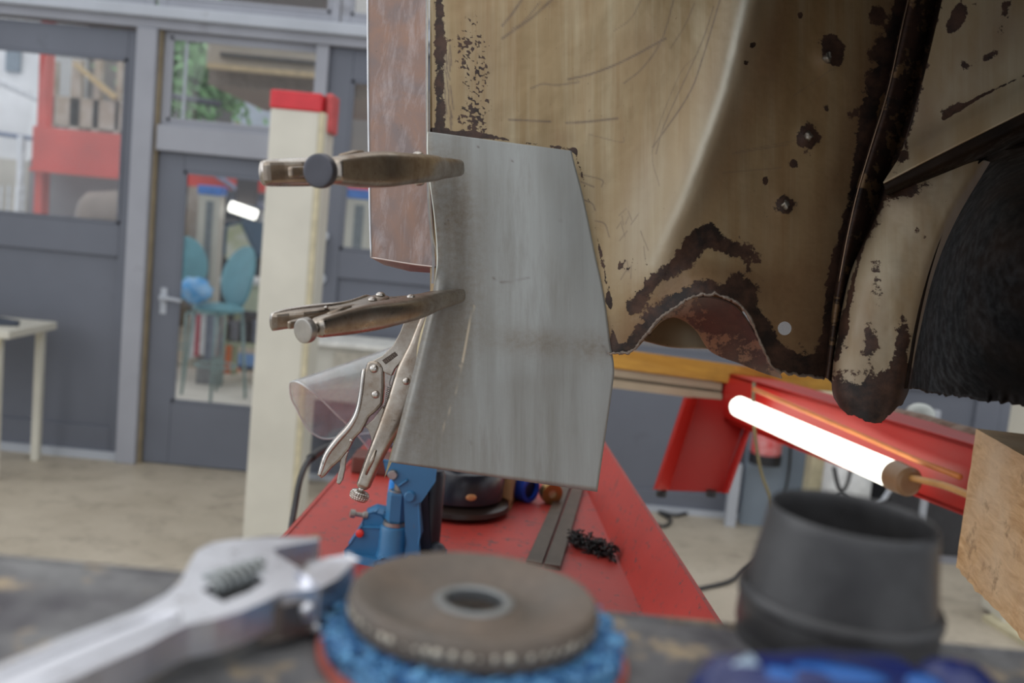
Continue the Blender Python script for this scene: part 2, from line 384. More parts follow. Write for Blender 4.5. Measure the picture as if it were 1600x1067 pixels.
o = lathe('engine_drum', [(0, 0), (.30, 0), (.34, .05), (.34, .42), (.30, .48), (.12, .5), (0, .5)], Y(140, 340, 9.5)-Vector((0, 0, .1)), simple('brown_machine', (.22, .17, .14), .5, scale=6), axis=(1, 0, .15)); tag(o, 'brown drum shaped machine low behind the left door glass', 'machine')
ms = box('machine_cradle', tuple(Y(100, 350, 9.2)*1)[:2]+(0,), (Y(182, 350, 9.2).x, 9.9, Y(140, 340, 9.5).z-.47), simple('grey_cradle', (.3, .3, .32), .6), bevel=.02); tag(ms, 'grey cradle below the brown drum machine', 'stand')
# bush
bc = Y(303, 108, 12.9); random.seed(3)
V = []; Fc = []
for i in range(1500):
    c = bc+Vector((random.gauss(0, .34), random.gauss(0, .2), random.gauss(0, .36))); a = Vector((random.uniform(-1, 1), random.uniform(-1, 1), random.uniform(-1, 1))).normalized(); bb = a.orthogonal().normalized()
    n = len(V); V += [c-a*.10, c+bb*.035, c+a*.10, c-bb*.035]; Fc += [(n, n+1, n+2, n+3)]
tr = thing('leafy_tree', 'green leafy tree seen through the window above the door', 'tree', (bc.x, bc.y, 0))
mesh('foliage', V, Fc, simple('green_leaves', (.16, .38, .13), .6, scale=3, c2=(.30, .50, .26)), tr, kind='stuff')
tube('trunk', [(bc.x, bc.y, 0), (bc.x+.1, bc.y, 1.6), (bc.x, bc.y, bc.z)], [.1, .08, .04], gp, tr, seg=8)
# awning and far roof seen in the transom
aw = thing('beige_awning', 'beige awning box hanging outside above the door', 'awning', (Y(410, 100, 7.6).x, 7.6, Y(410, 100, 7.6).z))
beige = simple('beige_fascia', (.50, .43, .34), .6, scale=2)
box('fascia', (Y(322, 80, 7.6).x, 7.6, Y(322, 104, 7.6).z), (Y(580, 80, 7.6).x, 7.75, Y(322, 64, 7.6).z), beige, aw, bevel=.02)
box('shadow_gap', (Y(345, 80, 7.58).x, 7.56, Y(345, 88, 7.58).z), (Y(500, 80, 7.58).x, 7.6, Y(345, 82, 7.58).z), simple('dark_slot', (.1, .09, .08), .7), aw)
box('yellow_trim', (Y(325, 80, 7.55).x, 7.54, Y(325, 106, 7.55).z), (Y(580, 80, 7.55).x, 7.6, Y(325, 98, 7.55).z), simple('ochre_trim', (.62, .47, .27), .5), aw)
box('soffit', (Y(328, 80, 7.8).x, 7.8, Y(328, 132, 7.8).z), (Y(580, 80, 7.8).x, 9.5, Y(328, 108, 7.8).z), simple('brown_soffit', (.33, .27, .22), .7), aw)
box('wall_bracket', (-1.0, 6.08, Y(322, 90, 7.6).z), (-.9, 7.7, Y(322, 84, 7.6).z), beige, aw)
tube('handrail', [Y(255, 148, 9.4), Y(345, 163, 9.4)], .03, simple('dark_rail', (.08, .09, .11), .5), aw, seg=8)
ls = mesh('lean_to_roof', *prismv([Y(352, 215, 12.5), Y(352, 203, 12.5), Y(368, 190, 12.5), Y(398, 207, 12.5), Y(398, 222, 12.5)], (0, 1, 0)), simple('tan_roof', (.55, .42, .32), .8)); tag(ls, 'small tan pitched roof low in the window above the door', 'roof')
o = box('dark_roof_edge', (Y(345, 20, 9).x, 9, Y(345, 34, 9).z), (Y(505, 20, 9).x, 9.6, Y(420, -60, 9).z), simple('dark_brown_eaves', (.10, .08, .07), .7, scale=3)); tag(o, 'dark brown eaves seen through the uppermost window', 'roof')
o = box('pale_hall_front', (-7, 14.5, 4.2), (8, 14.9, 8), simple('pale_far_cladding', (.62, .60, .56), .8, scale=1)); o['kind'] = 'structure'
o = box('grey_low_wall', (Y(44, 300, 11.4).x, 11.4, 0), (Y(215, 300, 11.4).x, 11.5, z0+.1), simple('mid_grey_cladding', (.26, .26, .28), .7, scale=2)); tag(o, 'mid grey low wall below the red girder in the left door glass', 'wall panel')
o = box('pale_blue_panel', (Y(366, 150, 14.3).x, 14.3, 0), (Y(450, 150, 14.3).x, 14.4, Y(380, 126, 14.3).z), simple('pale_blue_cladding', (.72, .80, .92), .6, scale=2)); tag(o, 'pale blue panel seen through the window above the door', 'panel')
# neighbouring hall: column with blue cap, lamp, stools, table, car
def column(name, label, px, py_t, yy, capc, wpx, parent=None):
    x0 = Y(px-wpx/2, py_t, yy).x; x1 = Y(px+wpx/2, py_t, yy).x; zt = Y(px, py_t, yy).z
    c = thing(name, label, 'lift column', ((x0+x1)/2, yy, 0)); d = (x1-x0)*.9
    box('post', (x0, yy, 0), (x1, yy+d, zt-.09), M['cream'], c, bevel=.01); box('cap', (x0-.01, yy-.01, zt-.09), (x1+.01, yy+d+.01, zt), capc, c, bevel=.01)
    box('slot', (x0+(x1-x0)*.38, yy-.004, .3), (x0+(x1-x0)*.72, yy, zt-.15), simple('grey_slot', (.22, .25, .26), .5), c)
    box('base_plate', (x0-.1, yy-.1, 0), (x1+.1, yy+d+.1, .02), M['cream'], c); return c
blue = simple('blue_cap_paint', (.08, .26, .75), .4)
column('lift_column', 'cream lift column with blue cap seen through the glazed door', 328, 290, 9.8, blue, 34)
column('lift_column', 'cream lift column with blue cap seen through the right door glass', 562, 296, 9.8, blue, 44)
lm = thing('hall_lamp', 'glowing fluorescent lamp hanging in the neighbouring hall', 'lamp', tuple(Y(380, 330, 10.4)))
tube('diffuser', [Y(360, 322, 10.4), Y(400, 336, 10.4)], .055, emis('hall_tube_light', (1, .98, .88), 2.2), lm, seg=12)
boxes('mounting', [(tuple(Y(360, 318, 10.5)+Vector((.05, .0, .0))), tuple(Y(400, 318, 10.5)+Vector((0, .05, .25))))], simple('dark_mount', (.07, .06, .06), .6), lm)
tube('hanger_rod', [Y(380, 318, 10.5)+Vector((0, .02, .2)), Vector((Y(380, 318, 10.5).x, 10.93, z0+.05))], .01, gp, lm, seg=6)
teal = simple('turquoise_vinyl', (.14, .38, .44), .5, scale=5); tubem = simple('grey_green_tube', (.30, .42, .42), .4, .3)
def stool(x, y, rot, label):
    s = thing('tall_stool', label, 'stool', (x, y, 0), 'turquoise stools behind the glazed door')
    Rm = Matrix.Rotation(rot, 4, 'Z'); T = lambda p: Rm @ Vector(p)+Vector((x, y, 0))
    V, Fc = sphv((0, 0, 0), 1, 20, 10); V = [T((v.x*.22, v.y*.21, .76+v.z*.045)) for v in V]; mesh('seat', V, Fc, teal, s, smooth=True)
    V, Fc = sphv((0, 0, 0), 1, 20, 12); V = [T((v.x*.20, .17+v.y*.04+(v.x*.2)**2*-1.2+(v.z+1)*.05, 1.02+v.z*.27)) for v in V]; mesh('backrest', V, Fc, teal, s, smooth=True)
    for sx in (-1, 1):
        for sy in (-1, 1): tube('leg', [T((sx*.14, sy*.13, .74)), T((sx*.19, sy*.18, 0.012))], .013, tubem, s, seg=8)
    tube('foot_ring', [T((.175*math.cos(a), .165*math.sin(a), .28)) for a in [i*math.pi/8 for i in range(17)]], .01, tubem, s, seg=6)
    tube('back_strut', [T((0, .15, .74)), T((0, .22, .86))], .015, tubem, s, seg=6)
stool(-2.46, 8.25, -.6, 'turquoise tall stool with a blue bag on its seat'); stool(-3.02, 9.15, .5, 'turquoise tall stool partly hidden by the door stile')
V, Fc = sphv((0, 0, 0), 1, 18, 12); c = Vector((-2.62, 8.10, .905)); V = [c+Vector((v.x*.14*(1+.25*noise.noise(Vector(v)*2.3)), v.y*.11, v.z*.10*(1+.4*noise.noise(Vector(v)*3)))) for v in V]
o = mesh('plastic_bag', V, Fc, simple('bright_blue_plastic', (.03, .35, .80), .25, scale=12, c2=(.35, .62, .9)), smooth=True); tag(o, 'bright blue plastic bag lying on the turquoise stool', 'bag')
ctb = thing('parts_table', 'pale green steel parts table behind the glazed door', 'table', (Y(375, 460, 9.0).x, 9.0, 0))
pg = simple('pale_green_enamel', (.55, .60, .42), .5, scale=3); x0 = Y(345, 445, 9).x; x1 = Y(415, 445, 9).x+.5; zt = Y(345, 433, 9).z
box('table_top', (x0, 8.95, zt-.04), (x1, 9.5, zt), simple('white_top', (.75, .75, .72), .5), ctb); box('apron', (x0+.02, 8.98, zt-.28), (x1-.02, 9.0, zt-.04), pg, ctb)
for xx in (x0+.02, x1-.07):
    for yy in (8.98, 9.42): box('leg', (xx, yy, 0), (xx+.05, yy+.05, zt-.04), pg, ctb)
box('lower_shelf', (x0+.03, 9.0, .35), (x1-.03, 9.45, .38), pg, ctb)
for i, (px, py, c) in enumerate([(352, 500, (.1, .12, .2)), (369, 505, (.3, .3, .35)), (386, 500, (.06, .06, .08)), (403, 500, (.2, .22, .3))]):
    q = Y(px, py, 9.1); o = box('parts_box', (q.x-.04, 9.05, .381), (q.x+.04, 9.3, .381+.16+.02*i), simple('parts_box_%d' % i, c, .6), bevel=.01)
    tag(o, ['dark blue', 'mid grey', 'black', 'slate blue'][i]+' parts box on the lower shelf of the green table', 'box', 'boxes on the parts table shelf')
# car with a pale windscreen behind the table
cb = thing('raised_car', 'dark blue car with white and green windscreen glare in the next hall', 'car', (Y(400, 400, 11.8).x, 11.8, 0))
navy = simple('navy_car_paint', (.05, .12, .20), .3)
V, Fc = prismv([Y(330, 415, 11.8), Y(345, 380, 11.8), Y(352, 350, 11.8), Y(378, 346, 11.8), Y(402, 395, 11.8), Y(440, 400, 11.8), Y(440, 440, 11.8), Y(330, 440, 11.8)], (0, 1.4, 0)); mesh('body', V, Fc, navy, cb)
V, Fc = prismv([Y(352, 404, 11.74), Y(356, 354, 11.74), Y(374, 350, 11.74), Y(396, 398, 11.74), Y(390, 407, 11.74)], (0, .05, 0)); mesh('windscreen', V, Fc, simple('pale_windscreen', (.80, .86, .78), .2, scale=3, c2=(.50, .60, .28)), cb)
for px in (345, 425):
    q = Y(px, 440, 11.8); lathe('wheel', [(0, 0), (.3, 0), (.32, .05), (.32, .18), (0, .18)], (q.x, 11.75, q.z), M['black'], cb, axis=(0, 1, 0), seg=24)
box('lift_table', (Y(335, 440, 11.8).x, 12.0, 0), (Y(440, 440, 11.8).x, 13, Y(380, 440, 11.8).z-.3), simple('dark_lift', (.1, .1, .12), .6), cb)
# cloth, cone, mat, dark shelving
tw = thing('clothes_rail', 'white and red checked cloth hung on a low rail behind the stool', 'rail', (Y(322, 520, 8.7).x, 8.7, 0))
zz = Y(322, 493, 8.7).z
for i, cc in enumerate([(.75, .75, .78), (.55, .12, .16), (.78, .78, .8), (.22, .25, .33), (.28, .32, .4), (.62, .15, .18)]):
    xa = Y(298+i*8, 500, 8.7).x; xb = Y(306+i*8, 500, 8.7).x; box('cloth_strip', (xa, 8.7, Y(300, 560, 8.7).z+.02*(i % 3)), (xb, 8.73, zz), simple('cloth_%d' % i, cc, .9), tw)
tube('bar', [(Y(290, 493, 8.7).x, 8.72, zz+.01), (Y(350, 493, 8.7).x, 8.72, zz+.01)], .012, tubem, tw, seg=8)
for px in (290, 350): tube('leg', [(Y(px, 493, 8.7).x, 8.72, zz), (Y(px, 493, 8.7).x, 8.72, 0.01)], .012, tubem, tw, seg=8)
q = Y(346, 583, 9.6); o = lathe('traffic_cone', [(0, .5), (.03, .5), (.13, .04), (.17, .03), (.17, 0), (0, 0)], (q.x, 9.6, 0.012), simple('orange_cone', (.85, .20, .05), .5), seg=20); tag(o, 'small orange cone on the pavement past the checked cloth', 'cone')
q = Zp(375, 570, .0); o = box('blue_mat', (q.x-.35, q.y-.3, .013), (q.x+.8, q.y+.5, .05), simple('blue_mat_foam', (.13, .28, .55), .7), bevel=.01); tag(o, 'blue mat lying on the floor behind the glazed door', 'mat')
q = Y(325, 560, 8.75); o = box('blue_crate', (q.x-.07, 8.77, .3), (q.x+.07, 8.9, .46), simple('blue_crate_plastic', (.04, .22, .62), .5), bevel=.01); tag(o, 'small blue crate under the checked cloth', 'crate')
box('crate_stand', (q.x-.1, 8.76, .013), (q.x+.1, 8.91, .3), simple('grey_stand', (.35, .36, .38), .6)); tag(bpy.data.objects['crate_stand'], 'pale grey block carrying the small blue crate', 'stand')
sy = 14.0
sh = thing('storage_shelf', 'dark storage shelf crowded with grey and black gear in next hall', 'shelf', (Y(300, 400, sy).x, sy, 0))
xl = Y(262, 350, sy).x; xr = Y(470, 350, sy).x; ztop = Y(330, 305, sy).z
box('back_board', (xl, sy+.5, 0), (xr, sy+.55, ztop), simple('dark_board', (.09, .07, .07), .8), sh)
for i in range(5): box('board', (xl, sy, .12+i*.42), (xr, sy+.5, .15+i*.42), simple('board_grey', (.3, .3, .3), .7), sh)
random.seed(11)
gc = [('grey', (.35, .38, .42)), ('black', (.05, .05, .06)), ('slate blue', (.1, .16, .22)), ('off-white', (.6, .6, .58))]
nb = 0; lv_n = {}
for lv in range(4):
    xx = xl+.05+.06*lv
    while xx < xr-.3:
        wd = random.uniform(.14, .26); hh = random.uniform(.16, .36); cn, cc = gc[nb % 4]; nb += 1
        kk_ = int((lv_n.get(lv, 0))); lv_n[lv] = kk_+1
        o = box('gear_box', (xx, sy+.05, .151+lv*.42), (xx+wd, sy+.35, .151+lv*.42+hh), simple('gear_%d' % nb, cc, .6), bevel=.006)
        tag(o, '%s gear box, %s from left on %s board of dark far shelf' % (cn, ['first', 'second', 'third', 'fourth', 'fifth', 'sixth', 'seventh', 'eighth', 'ninth', 'tenth', 'eleventh', 'twelfth', 'last'][min(kk_, 12)], ['lowest', 'second', 'third', 'top'][lv]), 'box', 'gear boxes on the %s far shelf board' % ['lowest', 'second', 'third', 'top'][lv])
        xx += wd+random.uniform(.02, .1)

# ------------------------------------------------------------------ inside: lift posts, table, floor things
pl = thing('lift_post', 'cream lift post with red cap standing left of the copper box section', 'lift column', (-1.02, 4.4, 0))
y0 = 4.4
box('face', (-1.14, y0, 0), (-.925, y0+.03, 2.06), M['cream'], pl, bevel=.006)
box('body', (-1.14, y0+.03, 0), (-.90, y0+.22, 2.06), M['cream'], pl, bevel=.006)
box('edge_strip', (-.925, y0-.005, 0), (-.905, y0+.04, 2.06), M['creamedge'], pl)
box('cap', (-1.145, y0-.006, 2.06), (-.92, y0+.23, 2.14), M['redcap'], pl, bevel=.008)
box('cap_side', (-.915, y0+.05, 1.98), (-.88, y0+.2, 2.15), simple('red_side_cap', (.62, .10, .10), .5), pl, bevel=.01)
box('base_plate', (-1.16, y0-.02, 0), (-.88, y0+.24, .02), M['cream'], pl, bevel=.004)
# right post with its foot
q = Zp(1545, 975, 0); r_ = thing('lift_post', 'pale lift post foot standing on floor behind the timber block', 'lift column', (q.x+.2, q.y, 0))
px0 = q.x+.02
box('body', (px0+.03, q.y-.02, .02), (px0+.26, q.y+.2, 1.1), M['cream'], r_, bevel=.006)
mesh('base_plate', *prismv([(px0-.03, q.y+.05, 0.0), (px0+.03, q.y-.26, 0.0), (px0+.5, q.y-.36, 0.0), (px0+.5, q.y+.3, 0.0)], (0, 0, .022)), M['creamedge'], r_, bevel=.003)
# small steel table at left
st = thing('steel_table', 'small cream steel table against the left sliding door', 'table', (-3.3, 5.6, 0))
tz = .84
box('table_top', (-4.1, 5.30, tz-.045), (-2.70, 5.86, tz), painted('scratched_cream_top', (.62, .60, .52), .6, (.35, .27, .2), .5, 8), st, bevel=.005)
box('front_rail', (-4.1, 5.28, tz-.10), (-2.74, 5.30, tz-.045), M['creamedge'], st)
for xx, yy in ((-2.80, 5.80), (-2.80, 5.32), (-4.05, 5.8), (-4.05, 5.32)): box('leg', (xx, yy, 0), (xx+.045, yy+.045, tz-.045), M['cream'], st, bevel=.004)
q = Y(10, 527, 5.5); o = tube('dark_rag', [(q.x-.25, 5.5, tz+.014), (q.x-.1, 5.48, tz+.022), (q.x+.06, 5.52, tz+.016)], [.03, .04, .02], simple('dark_rag_cloth', (.05, .06, .08), .9), seg=10, n=12, ell=.35); tag(o, 'crumpled dark rag on the left steel table top', 'rag')
# cream cabinet / heater right of left post
cbx = thing('cream_cabinet', 'low cream metal cabinet beside the lift post by the right door', 'cabinet', (Y(530, 560, 5.6).x, 5.6, 0))
xA = Y(462, 540, 5.55).x; zA = Y(462, 528, 5.55).z
box('body', (xA, 5.55, zA-.34), (xA+.75, 5.9, zA-.03), simple('cream_cabinet_paint', (.55, .54, .48), .5, scale=3), cbx, bevel=.006)
box('cabinet_top', (xA-.01, 5.52, zA-.03), (xA+.77, 5.92, zA), simple('white_cabinet_top', (.74, .74, .70), .5), cbx, bevel=.006)
box('drawer', (xA+.22, 5.54, zA-.15), (xA+.7, 5.552, zA-.05), simple('beige_drawer', (.48, .45, .38), .5), cbx, bevel=.003)
for xx in (xA+.01, xA+.69):
    for yy in (5.56, 5.84): box('leg', (xx, yy, 0), (xx+.05, yy+.05, zA-.34), M['creamedge'], cbx)
# wall clutter low at right
pn = simple('blue_grey_sheet_panel', (.27, .33, .40), .5, scale=2)
q0 = Y(1160, 800, 5.85); q1 = Y(1290, 640, 5.85)
o = box('wall_panel_board', (q0.x, 5.88, .0), (q1.x, 5.93, 1.0), pn); tag(o, 'pale blue grey board leaning at the wall behind the lamp', 'board')
q = Y(1203, 700, 5.7); fe = thing('red_canister', 'red canister mounted on the pale blue board', 'canister', (q.x, 5.78, q.z-.2))
lathe('body', [(0, 0), (.085, .0), (.09, .02), (.09, .26), (.05, .32), (0, .32)], (q.x, 5.78, q.z-.05), simple('canister_red', (.62, .05, .05), .35, c2=(.7, .3, .3)), fe, seg=20)
lathe('base', [(0, 0), (.095, 0), (.095, .06), (0, .06)], (q.x, 5.78, q.z-.11), M['black'], fe, seg=20)
box('wall_hook', (q.x-.02, 5.84, q.z-.0), (q.x+.02, 5.89, q.z+.1), M['black'], fe)
for i, (pa, yy, wd, hpx, m, lab) in enumerate([(1278, 5.62, .13, 560, M['creamedge'], 'yellowish cream upright post behind the lamp'), (1145, 5.8, .06, 725, M['framepale'], 'short white pipe upright by the wall under red bracket'),
                                   (1445, 5.2, .03, 640, M['framepale'], 'thin pale pole right of the lamp cap')]):
    q = Y(pa, 790, yy); zt = Y(pa, hpx, yy).z; o = box('upright_post', (q.x-wd/2, yy, 0), (q.x+wd/2, yy+wd, max(zt, .1)), m, bevel=.003); tag(o, lab, 'post')
q = Y(1330, 780, 5.3); wh = thing('white_drum', 'white plastic drum below the lamp by the cables', 'drum', (q.x, 5.4, 0))
lathe('body', [(0, 0), (.12, 0), (.13, .03), (.13, .62), (.1, .66), (0, .66)], (q.x, 5.4, 0), simple('white_plastic', (.70, .71, .70), .4), wh, seg=24)
lathe('lid', [(0, .66), (.11, .66), (.11, .70), (0, .70)], (q.x, 5.4, 0), M['framepale'], wh, seg=24)
q = Y(1470, 800, 5.5); db = thing('dark_machine', 'dark machine cabinet standing against the right wall', 'cabinet', (q.x+.3, 5.5, 0))
box('body', (q.x-.32, 5.45, .05), (q.x+.9, 5.9, Y(1470, 745, 5.45).z), simple('charcoal_paint', (.035, .035, .04), .5), db, bevel=.01)
box('skirt', (q.x-.3, 5.47, 0), (q.x+.88, 5.9, .06), M['framegray'], db)
for i, (pts, r, m, lab) in enumerate([
    ([(1303, 730), (1312, 765), (1335, 790), (1365, 788), (1395, 768)], .012, M['blackrub'], 'black cable loop hanging beside white drum'),
    ([(1330, 730), (1322, 760), (1300, 785), (1285, 800)], .010, M['blackrub'], 'black cable crossing in front of white drum'),
    ([(1395, 755), (1380, 780), (1350, 797), (1310, 812), (1295, 860), (1290, 893)], .014, M['framepale'], 'grey hose loop below the lamp cap')]):
    Pn = [Y(a, b_, 5.05) for a, b_ in pts]
    o = tube('hanging_cable', Pn, r, m, seg=8, n=24); tag(o, lab, 'cable')
o = tube('hanging_cable', [Y(1236, 690, 5.84), Y(1232, 740, 5.84), (Y(1232, 740, 5.84).x-.02, 5.84, .02)], .007, M['blackrub'], seg=6, n=12); tag(o, 'thin black cable running down the pale blue board', 'cable')
o = tube('floor_cable', [Zp(a, b_, .012) for a, b_ in ((1005, 808), (1035, 822), (1048, 812), (1030, 800), (1060, 805), (1100, 790), (1130, 775))], .01, M['blackrub'], seg=6, n=40); tag(o, 'thin dark cable coiled on the floor near the wall', 'cable')
o = tube('floor_cable', [Zp(a, b_, .012) for a, b_ in ((1062, 925), (1100, 918), (1140, 908), (1165, 890), (1200, 860))], .011, M['blackrub'], seg=6, n=30); tag(o, 'dark cable curving over the floor to the rubber cone', 'cable')
#@@BG_END
# ------------------------------------------------------------------ red runway of the lift
RZ = 1.12
rl = lambda y: -.325+.03*(y-1.5); rr_ = lambda y: .235-.056*(y-1.0)
rw = thing('lift_runway', 'scuffed red steel lift runway with raised right side plate', 'lift runway', (-.05, 2.0, RZ-.12))
ya, yb = .80, 3.3
mesh('deck', *prismv([(rl(ya), ya, RZ), (rr_(ya), ya, RZ), (rr_(yb), yb, RZ), (rl(yb), yb, RZ)], (0, 0, -.012)), M['red'], rw)
def slab(name, a, b, t, h0, h1, m, par, lean=0): 
    a0 = Vector((a[0], a[1], h0)); b0 = Vector((b[0], b[1], h0)); a1 = Vector((a[0]+lean, a[1], h1)); b1 = Vector((b[0]+lean*.9, b[1], h1))
    return mesh(name, *prismv([a0, b0, b1, a1], (t, 0, 0)), m, par, bevel=.0015)
slab('side_plate', (rr_(ya), ya), (rr_(yb), yb), .006, RZ-.11, RZ, M['red'], rw)
slab('side_plate', (rr_(ya)+.001, ya), (rr_(yb)+.001, yb), .006, RZ, RZ+.085, M['red'], rw, lean=.036)
slab('side_plate', (rl(ya)-.006, ya), (rl(yb)-.006, yb), .006, RZ-.11, RZ+.002, M['red'], rw)
box('end_plate', (rl(yb), yb, RZ-.11), (rr_(yb)+.04, yb+.008, RZ+.09), M['red'], rw)
box('cross_member', (-.18, 1.6, RZ-.13), (.12, 1.75, RZ-.012), M['redbeam'], rw)
box('cross_member', (-.18, 2.7, RZ-.13), (.12, 2.85, RZ-.012), M['redbeam'], rw)
for yy in (1.6, 2.7): box('support_leg', (-.09, yy, 0), (.03, yy+.14, RZ-.13), M['redbeam'], rw); box('foot_plate', (-.2, yy-.06, 0), (.14, yy+.2, .015), M['redbeam'], rw)

# flat bars lying along the runway
def bar(name, a0, a1, b0, b1, label):
    pts = [Zp(*q, RZ+.008) for q in (a0, a1, b1, b0)]
    o = mesh(name, *prismv(pts, (0, 0, -.008)), M['steel'], bevel=.001); tag(o, label, 'steel bar'); return o
bar('flat_bar', (822, 876), (882, 745), (846, 880), (895, 747), 'dark flat steel bar lying on red runway, left of the parallel pair')
bar('flat_bar', (850, 881), (899, 748), (875, 884), (915, 750), 'dark flat steel bar lying on red runway, right of the parallel pair')
# crumpled black wire wool
cw = Zp(925, 862, RZ); random.seed(5); V = []; Fc = []
for i in range(260):
    c = cw+Vector((random.uniform(-.035, .035), random.uniform(-.022, .022)-.0, random.uniform(.001, .022)*1)); c.y -= (c.x-cw.x)*.8
    v, f = tubev([c+Vector((random.uniform(-1, 1), random.uniform(-1, 1), random.uniform(-.3, .6)))*.008 for _ in range(3)], .0013, 4); n = len(V); V += v; Fc += [tuple(q+n for q in x) for x in f]
zz = min(v.z for v in V); V = [Vector((v.x, v.y, max(v.z, RZ+.0005))) for v in V]
o = mesh('wire_wool', V, Fc, simple('black_swarf', (.03, .03, .03), .35, .4)); tag(o, 'crumpled black tangle of swarf on the runway beside the right bar', 'swarf')

# ------------------------------------------------------------------ bottle jack
J0 = Zp(613, 874, RZ); pxm = J0.y/F0*1.005
def J(px, py, dy=0): return Vector((J0.x+(px-613-(874-py)*.095)*pxm, J0.y+dy, RZ+(874-py)*pxm))
jk = thing('bottle_jack', 'blue cast hydraulic bottle jack standing on the red runway', 'jack', tuple(J0)); B = M['jackblue']
cx, cy = J0.x, J0.y
V, Fc = prismv([(cx+a, cy+b, RZ) for a, b in ((-.070, -.008), (-.062, -.026), (-.03, -.040), (.0, -.052), (.045, -.050), (.075, -.03), (.078, .035), (.05, .055), (-.04, .05), (-.068, .02))], (0, 0, .010)); mesh('base', V, Fc, B, jk, bevel=.003)
lathe('cylinder', [(0, .01), (.025, .01), (.0225, .02), (.0215, .052), (.020, .056), (.0165, .058), (.0165, .060), (0, .06)], (cx, cy-.012, RZ), B, jk, seg=32)
lathe('collar', [(0, .058), (.0175, .058), (.0175, .0605), (.0165, .061), (.0165, .0635), (0, .0635)], (cx, cy-.012, RZ), M['zinc'], jk, seg=32)
lathe('hex_sleeve', [(0, .063), (.0135, .063), (.0155, .067), (.0155, .106), (.0135, .1105), (0, .1105)], (cx+.001, cy-.012, RZ), B, jk, seg=6, smooth=False)
lathe('hex_sleeve_cap', [(.0105, .1104), (.0105, .1112), (.0132, .1106), (.0132, .1098)], (cx+.001, cy-.012, RZ), M['zinc'], jk, seg=24, closed=True)
lathe('plunger', [(0, .108), (.0088, .108), (.0088, .165), (.007, .167), (0, .167)], (cx+.004, cy-.012, RZ), M['rod'], jk, seg=24)
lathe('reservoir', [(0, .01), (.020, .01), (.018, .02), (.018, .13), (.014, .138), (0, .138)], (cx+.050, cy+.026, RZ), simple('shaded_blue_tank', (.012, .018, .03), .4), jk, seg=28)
bt = J(606, 760, .012)
hd = lathe('handle_sleeve', [(0, 0), (.0085, 0), (.0085, .075), (0, .075)], (cx-.0095, cy+.018, RZ+.085), simple('bright_blue_sticker', (.02, .30, .85), .4, var=.02), jk, axis=(.06, 0, 1), seg=24)
# white lettering strokes on the bright blue sleeve (illegible vertical word fragment)
LT = []
def stroke(u0, v0, u1, v1, wd=.0009):
    # u around the sleeve front, v up
    c = Vector((cx-.0095, cy+.018, RZ+.085)); out = []
    for u, v in ((u0, v0), (u1, v1)):
        a = -math.pi/2+u; out.append(c+Vector((math.cos(a)*.0087+v*.06, math.sin(a)*.0087, v)))
    LT.append(tubev(out, wd*.5, 5))
for k_, seg_ in enumerate([((-.6, 0, .5, 0), (-.05, 0, -.05, 0.006)), ((-.6, .009, .5, .009),), ((-.6, .012, .5, .012), (-.6, .012, -.6, .017), (-.05, .012, -.05, .016)), ((-.6, .021, .5, .021), (-.6, .021, .5, .026), (-.6, .026, .5, .026))]):
    for s_ in seg_: stroke(s_[0], s_[1]+.032, s_[2], s_[3]+.032)
V, Fc = join(*LT); mesh('lettering', V, Fc, simple('white_print', (.8, .85, .9), .5), jk)
# gusset with red plug
mesh('gusset', *prismv([J(p_[0], p_[1], -.018) for p_ in ((541, 860), (550, 846), (566, 820), (600, 818), (600, 870), (541, 870))], (0, .036, 0)), B, jk, bevel=.004)
c = J(565, 829, -.02); lathe('red_plug', [(0, .004), (.0035, .004), (.006, .0025), (.0065, 0), (0, 0)], tuple(c), simple('red_plug_plastic', (.72, .03, .02), .35), jk, axis=(-.25, -1, .1), seg=20)
c = J(574, 806, .0); lathe('release_screw', [(0, 0), (.006, 0), (.006, .006), (.0035, .008), (.0035, .018), (.0065, .019), (.0065, .026), (0, .026)], tuple(c), M['zinc'], jk, axis=(-.9, -.2, .1), seg=14)
mesh('pump_boss', *prismv([J(p_[0], p_[1], -.002) for p_ in ((566, 822), (572, 806), (586, 798), (602, 800), (604, 822))], (0, .03, 0)), B, jk, bevel=.004)
# link arm
mesh('link_arm', *prismv([J(p_[0], p_[1], -.032) for p_ in ((640, 765), (661, 765), (663, 815), (660, 832), (661, 868), (637, 868), (638, 832), (641, 815))], (0, .010, 0)), B, jk, bevel=.003)
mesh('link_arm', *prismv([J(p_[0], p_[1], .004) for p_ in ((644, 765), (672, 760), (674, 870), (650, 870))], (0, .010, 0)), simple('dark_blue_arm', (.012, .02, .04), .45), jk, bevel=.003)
mesh('rocker_bracket', *prismv([J(p_[0], p_[1], -.036) for p_ in ((611, 724), (606, 705), (690, 705), (687, 730), (664, 764), (650, 770), (640, 764), (630, 745))], (0, .006, 0)), B, jk, bevel=.0015)
tube('bracket_rib', [J(630, 742, -.038), J(644, 731, -.038)], .002, B, jk, seg=8)
def pin(px, py, r, m, dy=-.036):
    c = J(px, py, dy); lathe('pin', [(0, .006), (r*.8, .006), (r, .004), (r, 0), (0, 0)], tuple(c), m, jk, axis=(0, -1, 0), seg=24)
pin(647, 757, .0083, B, -.035); pin(621, 725, .0075, M['zinc']); pin(648, 861, .0075, M['zinc'], -.032)
mesh('foot_lug', *prismv([J(p_[0], p_[1], -.045) for p_ in ((594, 866), (604, 858), (618, 866), (618, 886), (592, 886))], (0, .012, 0)), B, jk, bevel=.003)
lathe('bleed_screw', [(0, .004), (.004, .004), (.0045, 0), (0, 0)], tuple(J(597, 873, -.047)), M['zinc'], jk, axis=(0, -1, 0), seg=12)
V, Fc = sphv(J(684, 856, .01), .014, 14, 8, (1, 1, .9)); mesh('rear_lug', V, Fc, simple('dark_cast_lug', (.06, .07, .09), .5), jk, smooth=True)

